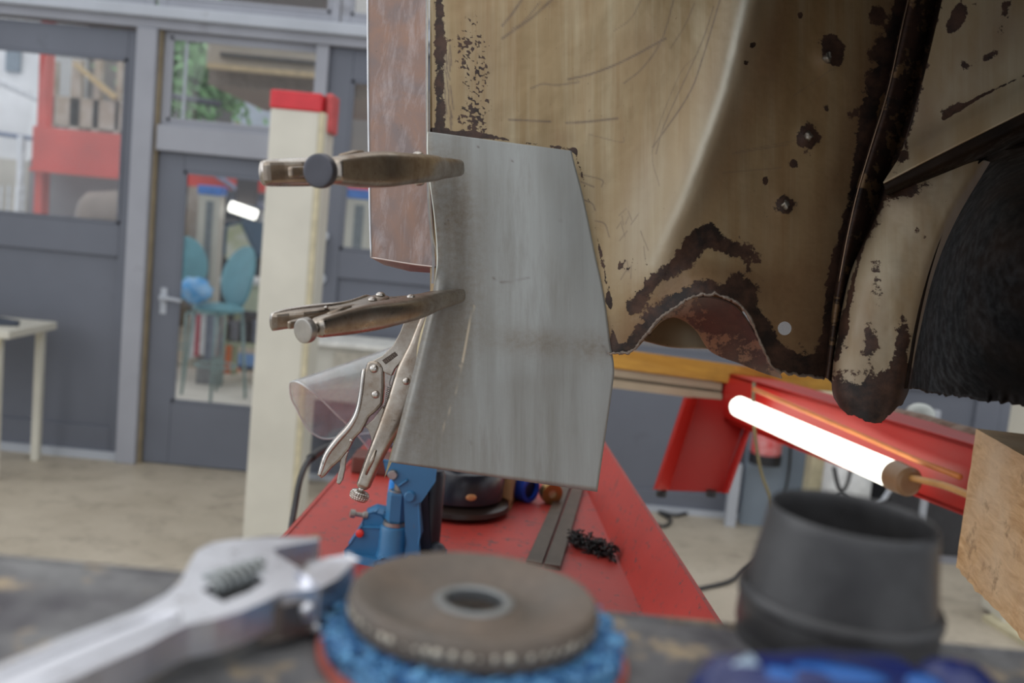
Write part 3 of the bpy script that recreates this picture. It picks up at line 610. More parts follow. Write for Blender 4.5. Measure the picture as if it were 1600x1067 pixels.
# ------------------------------------------------------------------ things lying further along the runway
c = Zp(725, 812, RZ); sb = thing('sanding_disc_guard', 'black domed tool guard with small orange dot behind the blue jack', 'tool guard', tuple(c))
lathe('rim', [(0, .002), (.085, .002), (.098, .010), (.096, .018), (.075, .026), (0, .026)], (c.x-.02, c.y+.06, RZ), simple('brown_black_rim', (.035, .022, .018), .3), sb, seg=40)
lathe('dome', [(0, .024), (.075, .024), (.084, .03), (.084, .070), (.076, .082), (.05, .090), (0, .092)], (c.x-.02, c.y+.06, RZ), simple('satin_black_plastic', (.022, .024, .034), .28), sb, seg=40)
q = c+Vector((-.02, .06, 0)); V, Fc = sphv((0, 0, 0), 1, 16, 8); d_ = Vector((.35, -.93, 0)).normalized(); s_ = Vector((-d_.y, d_.x, 0))*-1
V = [q+d_*(.0835+v.y*.002)+s_*v.x*.010+Vector((0, 0, .046+v.z*.006)) for v in V]; mesh('orange_dot', V, Fc, simple('orange_print', (.80, .42, .18), .4), sb, smooth=True)
tube('strap', [q+Vector((-.07, -.02, .088)), q+Vector((0, -.06, .092)), q+Vector((.07, -.03, .086))], .004, M['black'], sb, seg=8)
q = Zp(772, 790, RZ); V, Fc = prismv([(q.x-.045, q.y, RZ+.001), (q.x+.028, q.y-.02, RZ+.001), (q.x+.04, q.y+.06, RZ+.001), (q.x-.03, q.y+.08, RZ+.001)], (0, 0, .075))
cbx2 = thing('cardboard_carton', 'open brown cardboard carton on the runway between black guard and blue tape', 'carton', (q.x, q.y, RZ)); cm = simple('brown_cardboard', (.36, .23, .10), .8, scale=10)
mesh('body', V, Fc, cm, cbx2, bevel=.002)
mesh('flap', *prismv([(q.x+.002, q.y-.020, RZ+.076), (q.x+.024, q.y-.024, RZ+.076), (q.x+.030, q.y-.034, RZ+.022), (q.x+.008, q.y-.038, RZ+.03)], (.002, .004, .0)), cm, cbx2)
def ring(name, px, py, r, ri, wd, m, m2, axis, label, cat):
    q = Zp(px, py, RZ)+Vector((0, 0, r)); t = thing(name, label, cat, tuple(q-Vector((0, 0, r))))
    lathe('outer', [(ri, 0), (r*.96, 0), (r, wd*.08), (r*.97, wd*.25), (r, wd*.4), (r*.97, wd*.6), (r, wd*.8), (r*.96, wd), (ri, wd)], tuple(q), m, t, axis=axis, seg=32, closed=True)
    lathe('core', [(0, wd*.15), (ri+.001, wd*.15), (ri+.001, wd*.85), (0, wd*.85)], tuple(q), m2, t, axis=axis, seg=28); return t
ring('blue_tape_roll', 828, 786, .026, .017, .04, simple('glossy_blue_plastic', (.02, .08, .55), .25), simple('navy_inside', (.01, .015, .06), .5), (-.75, .65, 0), 'ribbed blue roll lying on its side near the carton', 'roll')  # ribbed blue bottle cap resting on its side
ring('brass_ring', 862, 789, .021, .008, .02, simple('dull_brass', (.45, .28, .10), .35, .8), simple('pale_brass_face', (.72, .60, .36), .35, .5), (-.35, .95, 0), 'small brass reel lying at the far end of the left bar', 'reel')
# angle grinder behind the hanging pliers
ag = thing('angle_grinder', 'dark angle grinder with brown red head lying behind the hanging pliers', 'angle grinder', tuple(Zp(600, 760, RZ)))
q = Zp(575, 742, RZ); dk = simple('dark_grinder_plastic', (.03, .032, .036), .45)
box('gear_head', (q.x-.035, q.y+.0, RZ), (q.x+.05, q.y+.07, RZ+.036), simple('brown_red_casting', (.16, .05, .035), .4), ag, bevel=.004)
qa = Zp(640, 740, RZ)+Vector((0, .1, .045)); qb = qa+Vector((-.115, .03, .02))
tube('motor_body', [qa+Vector((.12, 0, 0)), qa, qb], [.034, .036, .026], dk, ag, seg=20)
V, Fc = tubev([qb, qb+Vector((-.04, .005, .006))], [.018, .012], 16); mesh('strain_relief', V, Fc, M['black'], ag, smooth=True)
for i in range(4):
    p_ = qb+Vector((-.008-.009*i, .001*i, .0015*i)); V, Fc = tubev([p_, p_+Vector((-.004, 0, .0005))], .0195-.0015*i, 16); mesh('relief_rib', V, Fc, M['black'], ag)
e = qb+Vector((-.04, .005, .006))
o = tube('power_cable', [e, P(535, 694, 2.28), P(505, 702, 2.2), P(485, 716, 2.1), P(470, 745, 2.0), P(461, 790, 1.95), P(454, 835, 1.9), P(449, 905, 1.9), Vector((P(449, 900, 1.9).x, 1.9, .5)), Vector((P(449, 900, 1.9).x-.03, 1.95, .012))], .0062, M['blackrub'], seg=8, n=70); tag(o, 'black power cable of the grinder drooping over the runway edge', 'cable')
tube('cable_sleeve', [P(539, 692, 2.28), P(520, 697, 2.24), P(502, 704, 2.19), P(485, 716, 2.1)], .0095, M['blackrub'], o, seg=10, n=14)

# ------------------------------------------------------------------ curled clear visor
k = N('clear_scratched_plastic'); v = k.coord(); n = k.noise(v, 26, 8, .75); tr = k.n('BsdfTransparent'); tr.inputs[0].default_value = (.97, .98, .98, 1)
df = k.n('BsdfDiffuse'); df.inputs[0].default_value = (.72, .80, .84, 1); gl = k.n('BsdfGlossy'); gl.inputs['Roughness'].default_value = .16
lw = k.n('LayerWeight'); lw.inputs[0].default_value = .35; m1 = k.n('MixShader'); m2 = k.n('MixShader')
k.l(k.ramp(n, [(.35, .05), (.75, .30)]), m1.inputs[0]); k.l(tr.outputs[0], m1.inputs[1]); k.l(df.outputs[0], m1.inputs[2])
k.l(k.math('ADD', k.math('MULTIPLY', lw.outputs['Facing'], .30), .02, True), m2.inputs[0]); k.l(m1.outputs[0], m2.inputs[1]); k.l(gl.outputs[0], m2.inputs[2]); k.l(m2.outputs[0], k.out.inputs[0]); M['visor'] = k.m
def zv(x, y, d): return P(440+x/3.81, 520+y/3.81, d)
rim0 = [zv(530, 705, 1.50), zv(450, 605, 1.46), zv(395, 550, 1.44), (zv(330, 490, 1.42)), zv(250, 410, 1.40), zv(170, 340, 1.38), zv(105, 297, 1.38), zv(62, 290, 1.40), zv(48, 318, 1.43), zv(58, 390, 1.47), zv(90, 455, 1.50), zv(130, 535, 1.53), zv(180, 595, 1.55), zv(250, 630, 1.57), zv(340, 622, 1.58), zv(440, 606, 1.60), zv(540, 598, 1.62)]
rim1 = [zv(760, 640, 1.50), zv(740, 520, 1.48), zv(730, 440, 1.47), zv(725, 340, 1.46), zv(715, 250, 1.45), zv(700, 160, 1.46), zv(690, 105, 1.48), zv(685, 80, 1.50), zv(690, 90, 1.53), zv(700, 180, 1.57), zv(710, 260, 1.60), zv(720, 340, 1.63), zv(730, 420, 1.66), zv(740, 480, 1.68), zv(750, 520, 1.69), zv(770, 540, 1.70), zv(800, 550, 1.72)]
r0 = crv(rim0, 90); r1 = crv(rim1, 90); K_ = 26; V = []; Fc = []
for j in range(K_+1):
    t = j/K_
    for i in range(90): V.append(Vector(r0[i]*(1-t)+r1[i]*t))
for j in range(K_):
    for i in range(89): a = j*90+i; Fc.append((a, a+1, a+91, a+90))
vs = mesh('clear_visor', V, Fc, M['visor'], smooth=True, solid=.0012); tag(vs, 'curled clear scratched plastic visor propped on tools behind the hanging pliers', 'visor')
tube('rim_edge', [Vector(p_) for p_ in r0], .0011, simple('visor_edge', (.80, .82, .82), .25), vs, seg=6)

# ------------------------------------------------------------------ red beam, lamp, timbers on the right
A = P(1122, 616, 2.75); Bq = P(1560, 766, 1.70); bd = (Bq-A); 
def beam_pts(A, B, h, t0=0, t1=1): 
    a = A+(B-A)*t0; b = A+(B-A)*t1; return [a-Vector((0, 0, h/2)), b-Vector((0, 0, h/2)), b+Vector((0, 0, h/2)), a+Vector((0, 0, h/2))]
rb = thing('red_beam', 'red steel lift beam running behind the glowing lamp to timber block', 'beam', tuple((A+Bq)/2))
perp = Vector((bd.y, -bd.x, 0)).normalized()*-1
mesh('web', *prismv(beam_pts(A, Bq, .125, 0, 1.6), perp*.012), M['redbeam'], rb, bevel=.002)
mesh('top_flange', *prismv([p_+Vector((0, 0, .0)) for p_ in beam_pts(A+Vector((0, 0, .06)), Bq+Vector((0, 0, .06)), .010, 0, 1.6)], perp*.10), M['redbeam'], rb)
mesh('bottom_flange', *prismv(beam_pts(A-Vector((0, 0, .06)), Bq-Vector((0, 0, .06)), .010, 0, 1.6), perp*.10), M['redbeam'], rb)
lg = A+bd*1.5; box('beam_leg', (lg.x, lg.y+.03, 0), (lg.x+.1, lg.y+.13, lg.z-.07), M['redbeam'], rb)
lg = A+bd*.06; mesh('end_stub', *prismv(beam_pts(A-bd*.03-perp*.0, A+bd*.03, .135), perp*.11), M['redbeam'], rb)
tube('orange_cable', [P(1178, 608, 2.42), P(1260, 643, 2.22), P(1345, 680, 2.04), P(1430, 718, 1.86), P(1500, 745, 1.72)], .0055, M['orange'], rb, seg=8)
# hanging folded bracket
bk = thing('red_bracket', 'red folded steel bracket hanging down left of the lamp', 'bracket', tuple(P(1100, 700, 2.7)))
mesh('web', *prismv([P(1085, 622, 2.72), P(1175, 628, 2.72), P(1125, 768, 2.66), P(1040, 765, 2.66)], FW*.01), M['redbeam'], bk, bevel=.002)
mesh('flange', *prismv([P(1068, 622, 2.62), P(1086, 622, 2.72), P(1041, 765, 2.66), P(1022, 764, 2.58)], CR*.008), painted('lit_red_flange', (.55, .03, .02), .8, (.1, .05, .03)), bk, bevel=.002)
mesh('flange', *prismv([P(1178, 628, 2.72), P(1184, 632, 2.60), P(1134, 770, 2.56), P(1126, 768, 2.66)], CR*.006), M['redbeam'], bk, bevel=.002)
for px in (1034, 1112): V, Fc = lathev([(0, 0), (.014, 0), (.014, .016), (0, .016)], P(px, 766, 2.63), (0, 0, -1), 12); mesh('foot_bolt', V, Fc, M['black'], bk)
# lamp
La = P(1150, 633, 2.52); Lb = P(1398, 743, 1.84); ld = (Lb-La).normalized()
lp = thing('inspection_lamp', 'glowing white tubular work lamp slung along the red beam', 'lamp', tuple((La+Lb)/2))
V, Fc = tubev([La, La+ld*.008, La+ld*.02, Lb], [.012, .021, .026, .026], 28); mesh('glowing_tube', V, Fc, emis('work_lamp_light', (1, .985, .86), 2.2), lp, smooth=True)
capm = simple('bronze_lamp_cap', (.34, .20, .10), .35, scale=14)
V, Fc = tubev([Lb, Lb+ld*.001, Lb+ld*.045, Lb+ld*.05], [.027, .029, .027, .02], 28); mesh('end_cap', V, Fc, capm, lp, smooth=True).modifiers.new('e', 'EDGE_SPLIT')
tube('lamp_cable', [Lb+ld*.045+CU*.008, P(1470, 757, 1.72), P(1520, 776, 1.6), P(1570, 800, 1.5)], .0062, simple('ochre_cable', (.68, .36, .12), .45), lp, seg=10, n=12)
tube('hanger_wire', [P(1178, 598, 2.45), P(1177, 640, 2.42), P(1181, 690, 2.42), P(1190, 740, 2.42), P(1206, 788, 2.42), P(1212, 860, 2.42)], .0042, simple('olive_wire', (.22, .20, .10), .5), lp, seg=8, n=24)
# timbers
def timber(pts, back, c, c2, label, sc=3, name='timber'):
    k = N(label[:20].replace(' ', '_')); v = k.coord(scale=(2, 14, 30)); n = k.noise(v, sc, 7, .65, .6); n2 = k.noise(k.coord(), 9, 4)
    b = k.mix(k.ramp(n, [(.3, 0.), (.7, 1.)]), c2, c); b = k.mix(k.ramp(n2, [(.55, 0.), (.75, .55)]), b, tuple(x*.35 for x in c)); k.set(base=b, rough=.65).bump(n, .25, .002)
    o = mesh(name, *prismv(pts, back), k.m, bevel=.003); bm = bmesh.new(); bm.from_mesh(o.data); bmesh.ops.recalc_face_normals(bm, faces=bm.faces); bm.to_mesh(o.data); bm.free(); return o
o = timber([P(900, 536, 2.78), P(1310, 592, 2.62), P(1306, 612, 2.62), P(1130, 598, 2.7), P(900, 568, 2.78)], FW*.15, (.62, .34, .05), (.44, .22, .03), 'ochre timber plank lying across the top of the red beam'); tag(o, 'ochre timber plank lying across the top of the red beam', 'plank')
pr = thing('grooved_profile', 'pale grooved profile directly below the ochre plank', 'profile', tuple(P(1040, 600, 2.76)))
pm = simple('pale_tan_profile', (.48, .40, .27), .5, scale=6); pd = simple('profile_groove', (.22, .18, .12), .6)
def strip(n_, t0, t1, off, m): mesh(n_, *prismv([P(900, 569+t0*30, 2.78)+FW*off, P(1128, 599+t0*28, 2.72)+FW*off, P(1128, 599+t1*28, 2.72)+FW*off, P(900, 569+t1*30, 2.78)+FW*off], FW*(.09-off)), m, pr)
strip('upper_lip', 0, .38, 0, pm); strip('groove', .38, .56, .012, pd); strip('lower_lip', .56, 1.0, 0, pm)
# rusty bar and pale dome above the beam
o = tube('rusty_bar', [P(1395, 652, 2.2), P(1440, 664, 2.1), P(1480, 676, 2.0), P(1530, 690, 1.9), P(1600, 712, 1.8)], [.022, .024, .023, .024, .022], simple('flaky_rust', (.16, .09, .06), .85, scale=40, c2=(.30, .22, .17), bump=.8, bd=.004), seg=14, n=30); tag(o, 'rusty round bar lying on top of the red beam beside timber block', 'bar')
o = mesh('pale_strip', *prismv([P(1400, 664, 2.05), P(1520, 702, 1.85), P(1520, 710, 1.85), P(1400, 670, 2.05)], FW*.05), simple('pale_strip_paint', (.42, .30, .26), .6)); tag(o, 'pale pinkish strip along the foot of the rusty bar', 'strip')
V, Fc = sphv(P(1438, 646, 2.3), .030, 18, 10, (1.1, 1, .8)); o = mesh('lamp_dome', V, Fc, simple('pale_dome', (.60, .64, .60), .3), smooth=True); tag(o, 'pale round dome peeking above the rusty bar', 'dome')
# big timber block, nearest at the right
wa, wb_, = P(1520, 668, 1.30), P(1492, 886, 1.30)
k = N('rough_sawn_block'); v = k.coord(scale=(5, 5, 22)); n = k.noise(v, 4, 8, .65, 1.2); n2 = k.noise(k.coord(), 30, 6, .7); n3 = k.noise(k.coord(), 7, 4)
b = k.mix(k.ramp(n, [(.3, 0.), (.7, 1.)]), (.42, .23, .09), (.76, .52, .27)); b = k.mix(k.ramp(n3, [(.42, 0.), (.7, .65)]), b, (.70, .56, .38)); b = k.mix(k.ramp(n2, [(.58, 0.), (.72, .8)]), b, (.20, .12, .06))
k.set(base=b, rough=.75).bump(n2, .6, .003); M['block'] = k.m
bd_ = P(1600, 952, 1.07)-wb_; bd_.z = 0; bd_.normalize(); bk_ = Vector((-bd_.y, bd_.x, 0))
hb = .185
n_ = 40; V = []; Fc = []; random.seed(9)
o0 = Vector((wb_.x, wb_.y, wb_.z))
prof = []
Lh = .75
# grid front face with chipped left/lower edge
ny = 26; nx = 60
for j in range(ny+1):
    for i in range(nx+1):
        u = Lh*(i/nx)**1.4; h = hb*j/ny
        p_ = o0+bd_*u+Vector((0, 0, h))
        ch = noise.noise(Vector((h*40, u*40, 3)))*.004*(1 if (i == 0 or j == 0) else .25)
        p_ += bk_*(ch+ (0.006 if i == 0 else 0)) + Vector((0, 0, 1))*(ch*.8 if j == 0 else 0)+bd_*(abs(ch)*1.2 if i == 0 else 0)
        V.append(p_)
for j in range(ny):
    for i in range(nx): a = j*(nx+1)+i; Fc.append((a, a+1, a+nx+2, a+nx+1))
n0 = len(V); V += [p_+bk_*.16 for p_ in V[:n0]]
Fc += [tuple(reversed([q+n0 for q in f])) for f in Fc[:]]
bnd = list(range(nx+1))+[j*(nx+1)+nx for j in range(1, ny+1)]+[ny*(nx+1)+i for i in range(nx-1, -1, -1)]+[j*(nx+1) for j in range(ny-1, 0, -1)]
for a, c_ in zip(bnd, bnd[1:]+bnd[:1]): Fc.append((a, a+n0, c_+n0, c_))
tb = mesh('timber_block', V, Fc, M['block']); bm = bmesh.new(); bm.from_mesh(tb.data); bmesh.ops.recalc_face_normals(bm, faces=bm.faces); bm.to_mesh(tb.data); bm.free()
tag(tb, 'large rough sawn timber block propped under the car at right', 'timber block')
ep = o0+bd_*.62+bk_*.08; sd = thing('prop_stand', 'red prop stand carrying the timber block just outside the right edge', 'stand', (ep.x, ep.y, 0))
box('head_plate', (ep.x-.08, ep.y-.08, o0.z-.012), (ep.x+.08, ep.y+.08, o0.z), M['redbeam'], sd).location.z -= .004; box('column', (ep.x-.04, ep.y-.04, .02), (ep.x+.04, ep.y+.04, o0.z-.012), M['redbeam'], sd); box('foot', (ep.x-.15, ep.y-.15, 0), (ep.x+.15, ep.y+.15, .02), M['redbeam'], sd)
#@@MID_END
# ------------------------------------------------------------------ car underbody
def grid(rows, nv, nu, dn=None):
    """rows: list of rows of (px,py,d) control points -> smooth (nv x nu) world grid + surface coordinates"""
    R0 = [crv(r, nu) for r in rows]; G = np.stack([crv([tuple(R0[k][i]) for k in range(len(rows))], nv) for i in range(nu)], axis=1)
    if dn is not None: G = dn(G)
    px, py, d = G[..., 0], G[..., 1], G[..., 2]
    F = np.array(FW); A_ = np.array(CR); B_ = np.array(CU)
    W = np.array(CAM)+d[..., None]*(F+A_*((px-800)/F0)[..., None]+B_*((533.5-py)/F0)[..., None])
    return W, px, py, d
def gfaces(nv, nu):
    a = (np.arange(nv-1)[:, None]*nu+np.arange(nu-1)[None, :]).ravel()
    return np.stack([a, a+nu, a+nu+1, a+1], axis=1)
def seg_dist(px, py, x0, y0, x1, y1):
    dx, dy = x1-x0, y1-y0; L = dx*dx+dy*dy+1e-9; t = np.clip(((px-x0)*dx+(py-y0)*dy)/L, 0, 1)
    return np.hypot(px-x0-t*dx, py-y0-t*dy)
def pline(px, py, pts):
    r = None
    for a, b in zip(pts[:-1], pts[1:]):
        q = seg_dist(px, py, a[0], a[1], b[0], b[1]); r = q if r is None else np.minimum(r, q)
    return r
def blob(px, py, x, y, rx, ry, ang=0):
    c, s = math.cos(math.radians(ang)), math.sin(math.radians(ang)); u = (px-x)*c+(py-y)*s; v = -(px-x)*s+(py-y)*c
    return np.exp(-((u/rx)**2+(v/ry)**2))
# old painted steel: cream paint, vertical brown glaze, tar crust and scratches
k = N('old_cream_underbody'); uv = k.n('UVMap'); uvv = uv.outputs[0]
def mp(sc, rot=0): m_ = k.n('Mapping'); k.l(uvv, m_.inputs[0]); m_.inputs['Scale'].default_value = sc; m_.inputs['Rotation'].default_value = (0, 0, rot); return m_.outputs[0]
st1 = k.noise(mp((60, 2.2, 1), .10), 1, 5, .6); st2 = k.noise(mp((14, 1.2, 1), .10), 1, 4, .6); cl = k.noise(mp((6, 6, 1)), 1, 6, .6); fine = k.noise(mp((120, 120, 1)), 1, 6, .75); med = k.noise(mp((34, 34, 1)), 1, 6, .7)
base = k.mix(k.ramp(st2, [(.3, 0.), (.7, 1.)]), (.27, .18, .08), (.41, .315, .18))
base = k.mix(k.ramp(st1, [(.45, 0.), (.66, .6)]), base, (.48, .405, .265))
st3 = k.noise(mp((28, 1.6, 1), .12), 1.7, 5, .6); base = k.mix(k.ramp(st3, [(.52, 0.), (.70, .55)]), base, (.24, .13, .05))
spk = k.noise(mp((260, 200, 1)), 1, 3, .6); base = k.mix(k.ramp(spk, [(.68, 0.), (.74, .5)]), base, (.10, .06, .04))
base = k.mix(k.ramp(cl, [(.45, 0.), (.75, .6)]), base, (.27, .165, .07))
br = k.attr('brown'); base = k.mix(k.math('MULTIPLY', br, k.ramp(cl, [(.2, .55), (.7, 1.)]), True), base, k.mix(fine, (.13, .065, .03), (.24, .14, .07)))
base = k.mix(k.attr('chalk'), base, (.56, .52, .42))
sc_ = k.attr('scratch'); base = k.mix(k.math('MULTIPLY', sc_, k.ramp(fine, [(.3, .5), (.6, 1.)]), True), base, (.12, .085, .07))
ru = k.attr('rust'); rsum = k.math('ADD', ru, k.math('MULTIPLY', k.math('SUBTRACT', k.math('ADD', k.math('MULTIPLY', med, .6), k.math('MULTIPLY', fine, .4)), .5), 2.6))
rm = k.ramp(rsum, [(.42, 0.), (.50, 1.)]); rcol = k.mix(k.ramp(med, [(.4, 0.), (.62, 1.)]), (.018, .012, .010), (.075, .038, .025))
base = k.mix(rm, base, rcol)
k.set(base=base, rough=k.ramp(rm, [(0, .46), (1, .55)]), spec=.35)
hgt = k.math('ADD', k.math('MULTIPLY', rm, .5), k.math('MULTIPLY', fine, .35)); k.bump(hgt, .45, .0012); M['car'] = k.m
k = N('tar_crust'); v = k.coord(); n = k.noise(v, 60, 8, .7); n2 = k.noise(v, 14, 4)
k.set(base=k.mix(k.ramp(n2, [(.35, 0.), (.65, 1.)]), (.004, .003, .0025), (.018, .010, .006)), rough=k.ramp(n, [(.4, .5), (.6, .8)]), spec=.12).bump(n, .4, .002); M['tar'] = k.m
k = N('rusty_inner_face'); v = k.coord(); n = k.noise(v, 22, 7, .65); k.set(base=k.mix(k.ramp(n, [(.35, 0.), (.7, 1.)]), (.075, .036, .018), (.21, .105, .045)), rough=.6).bump(n, .4, .002); M['rustin'] = k.m
M['torn'] = simple('torn_bright_edge', (.26, .21, .17), .5, .5, scale=120, bump=.6, bd=.002)

car = thing('car_body', 'rusty cream painted underside of a car body with cut out rear corner', 'car body', tuple(P(1100, 300, 1.05)))
def carpart(name, W, px, py, attrs, m, drop=None, uvs=None, smooth=True, **kw):
    nv, nu = px.shape; Fc = gfaces(nv, nu)
    if drop is not None:
        dm = drop(px, py).ravel(); Fc = Fc[~(dm[Fc].all(axis=1))]
    uvc = np.stack([px.ravel()/1600, 1-py.ravel()/1600], axis=1) if uvs is None else uvs
    return mesh(name, W.reshape(-1, 3), Fc, m, car, smooth=smooth, uv=uvc, attrs={a: (b if b is not None else np.zeros_like(px)) for a, b in attrs.items()}, **kw)
# --- main panel -------------------------------------------------------------
T = [(672, 1.030), (690, 1.024), (800, 1.018), (905, 1.012), (1000, 1.004), (1100, .990), (1165, .968), (1192, .966), (1222, .985), (1300, 1.02), (1375, 1.045), (1436, 1.07)]
rows = [
 [(x, -70, d) for x, d in T],
 [(672, 140, 1.030), (690, 140, 1.024), (800, 140, 1.018), (905, 140, 1.012), (985, 140, 1.004), (1065, 140, .990), (1118, 140, .968), (1143, 140, .966), (1175, 140, .985), (1250, 140, 1.02), (1330, 140, 1.045), (1388, 140, 1.07)],
 [(672, 300, 1.030), (690, 300, 1.024), (790, 300, 1.018), (880, 300, 1.012), (950, 300, 1.004), (1015, 300, .988), (1060, 300, .966), (1085, 300, .964), (1118, 300, .984), (1195, 300, 1.015), (1280, 300, 1.04), (1340, 300, 1.07)],
 [(672, 420, 1.030), (690, 420, 1.024), (780, 420, 1.018), (860, 420, 1.012), (915, 425, 1.004), (968, 430, .990), (1005, 425, .972), (1040, 410, .966), (1085, 395, .978), (1165, 400, 1.005), (1250, 425, 1.03), (1310, 440, 1.06)],
 [(672, 500, 1.030), (690, 500, 1.024), (775, 500, 1.018), (850, 505, 1.012), (905, 510, 1.006), (955, 512, .998), (985, 505, .985), (1025, 475, .972), (1085, 440, .966), (1155, 452, .975), (1232, 505, 1.01), (1298, 525, 1.05)],
 [(672, 530, 1.030), (690, 530, 1.024), (775, 538, 1.018), (850, 546, 1.012), (905, 550, 1.006), (955, 552, .998), (990, 545, .988), (1030, 500, .970), (1092, 460, .960), (1160, 482, .965), (1210, 574, .995), (1292, 590, 1.05)],
]
def jag(G):
    px, py = G[..., 0], G[..., 1]; nv = px.shape[0]
    w_ = np.clip((np.arange(nv)/(nv-1)-.93)/.07, 0, 1)[:, None]
    G[..., 1] = py+w_*(fbm(px/9, py*0+3, 5)-.5)*9*np.clip((px-950)/40, 0, 1)
    # broad dents
    G[..., 2] += .004*(fbm(px/120, py/160, 8)-.5)*2+.0012*(fbm(px/18, py/18, 9)-.5)
    G[..., 2] -= .006*blob(px, py, 1293, 90, 18, 22)+.006*blob(px, py, 1262, 213, 16, 20)+.005*blob(px, py, 1226, 320, 14, 18)
    # hole: snap the nearest vertices to the rim
    r = np.hypot(px-1226, py-513); a = np.arctan2(py-513, px-1226); m = (r > 8.6) & (r < 12.4)
    G[..., 0] = np.where(m, 1226+10.6*np.cos(a), G[..., 0]); G[..., 1] = np.where(m, 513+10.6*np.sin(a), G[..., 1])
    return G
W, px, py, d = grid(rows, 430, 520, jag)
rust = np.zeros_like(px)-.25; brown = np.zeros_like(px); chalk = np.zeros_like(px); scr = np.zeros_like(px)
def add(A_, v): return np.maximum(A_, v)
rust += .85*np.exp(-((px-686)/12)**2)*(py < 260)+.30*blob(px, py, 745, 90, 40, 150)+.35*blob(px, py, 735, 190, 45, 30)+.28*blob(px, py, 720, 60, 20, 80)  # first term paints in the black shade of the recess by the box section
rust += .75*np.exp(-(pline(px, py, [(670, 204), (780, 216), (898, 235)])/5)**2)+.7*np.exp(-(pline(px, py, [(898, 235), (925, 330), (950, 450), (962, 560)])/5)**2)  # black gap along the sheet's top and right edges, painted dark
rust += .5*blob(px, py, 882, 215, 16, 10)+.22*np.clip((px-1060)/80, 0, 1)+.5*(fbm(px/22, py/40, 79)-.5)*np.clip((px-1060)/80, 0, 1)+.22*blob(px, py, 1130, 400, 90, 60)
# crust along the bottom edge and arch
edge = pline(px, py, [(955, 552), (990, 545), (1030, 500), (1060, 472), (1100, 460), (1150, 475), (1185, 520), (1210, 574), (1292, 590)])
rust += 1.05*np.exp(-(edge/20)**2)+.30*np.exp(-(edge/45)**2)*(px > 980)+.35*blob(px, py, 1240, 570, 60, 30)
rust += .75*np.exp(-(pline(px, py, [(985, 480), (1030, 430), (1070, 405), (1110, 362)])/16)**2)+.55*blob(px, py, 1085, 370, 30, 18, -30)+.5*blob(px, py, 1140, 385, 40, 14, 20)+.35*blob(px, py, 1180, 440, 30, 20)+.42*blob(px, py, 1200, 330, 60, 20, 0)*.8
rust += .85*np.exp(-(pline(px, py, [(1425, -70), (1385, 100), (1370, 145), (1335, 300), (1300, 450), (1292, 590)])/13)**2)+.40*blob(px, py, 1372, 80, 18, 60, 15)+.3*blob(px, py, 1340, 190, 22, 90, 14)
for x, y, r_ in ((1298, 72, 22), (1306, 88, 14), (1264, 214, 20), (1228, 316, 13), (1176, 70, 7), (1165, 98, 6), (1250, 24, 5), (1292, 170, 8), (1240, 255, 8), (1196, 282, 6), (1370, 22, 12), (973, 417, 8), (950, 470, 8)): rust += .78*blob(px, py, x, y, r_, r_*1.2)
brown += 1.0*np.clip(1-edge/60, 0, 1)**.6*.9+.85*np.clip(1-pline(px, py, [(1420, -70), (1370, 145), (1330, 300), (1290, 450), (1270, 590)])/62, 0, 1)
brown += .42/(1+np.exp(-(px-(1180-(py+70)*.30-8))/14.))*(px > 900)  # brown dirt film right of the crest, shade of that side included
brown += .75*blob(px, py, 1230, 480, 90, 90)+.45*blob(px, py, 1210, 60, 26, 120, 17)+.35*blob(px, py, 1135, 250, 24, 90, 22)+.30*blob(px, py, 1250, 330, 90, 60)+.35*blob(px, py, 760, 100, 40, 130)+.3*blob(px, py, 1010, 60, 40, 30)+.35*blob(px, py, 880, 214, 20, 12)
crest = pline(px, py, [(1180, -70), (1130, 140), (1072, 300), (1020, 410)])
chalk = .75*np.exp(-(crest/7)**2)*np.clip(1.2-py/420, 0, 1)+.25*np.exp(-(crest/30)**2)  # paler along the crest line
chalk += .35*blob(px, py, 1000, 330, 30, 120, 15)
sp = fbm(px/3.2, py/3.2, 21, 3); rust += np.where((px < 800) & (py < 215), np.clip((sp-.42)*2.6, 0, .6)*blob(px, py, 742, 120, 36, 120), 0)
rust += np.clip((fbm(px/4, py/7, 33, 3)-.50)*2.5, 0, .6)*blob(px, py, 985, 400, 45, 90, 15)
def scratch(pts, wd=1.0, a=.9):
    global scr
    q = crv(pts, 14); e = pline(px, py, [tuple(t) for t in q]); scr = np.maximum(scr, a*np.exp(-(e/(wd*1.25))**2))
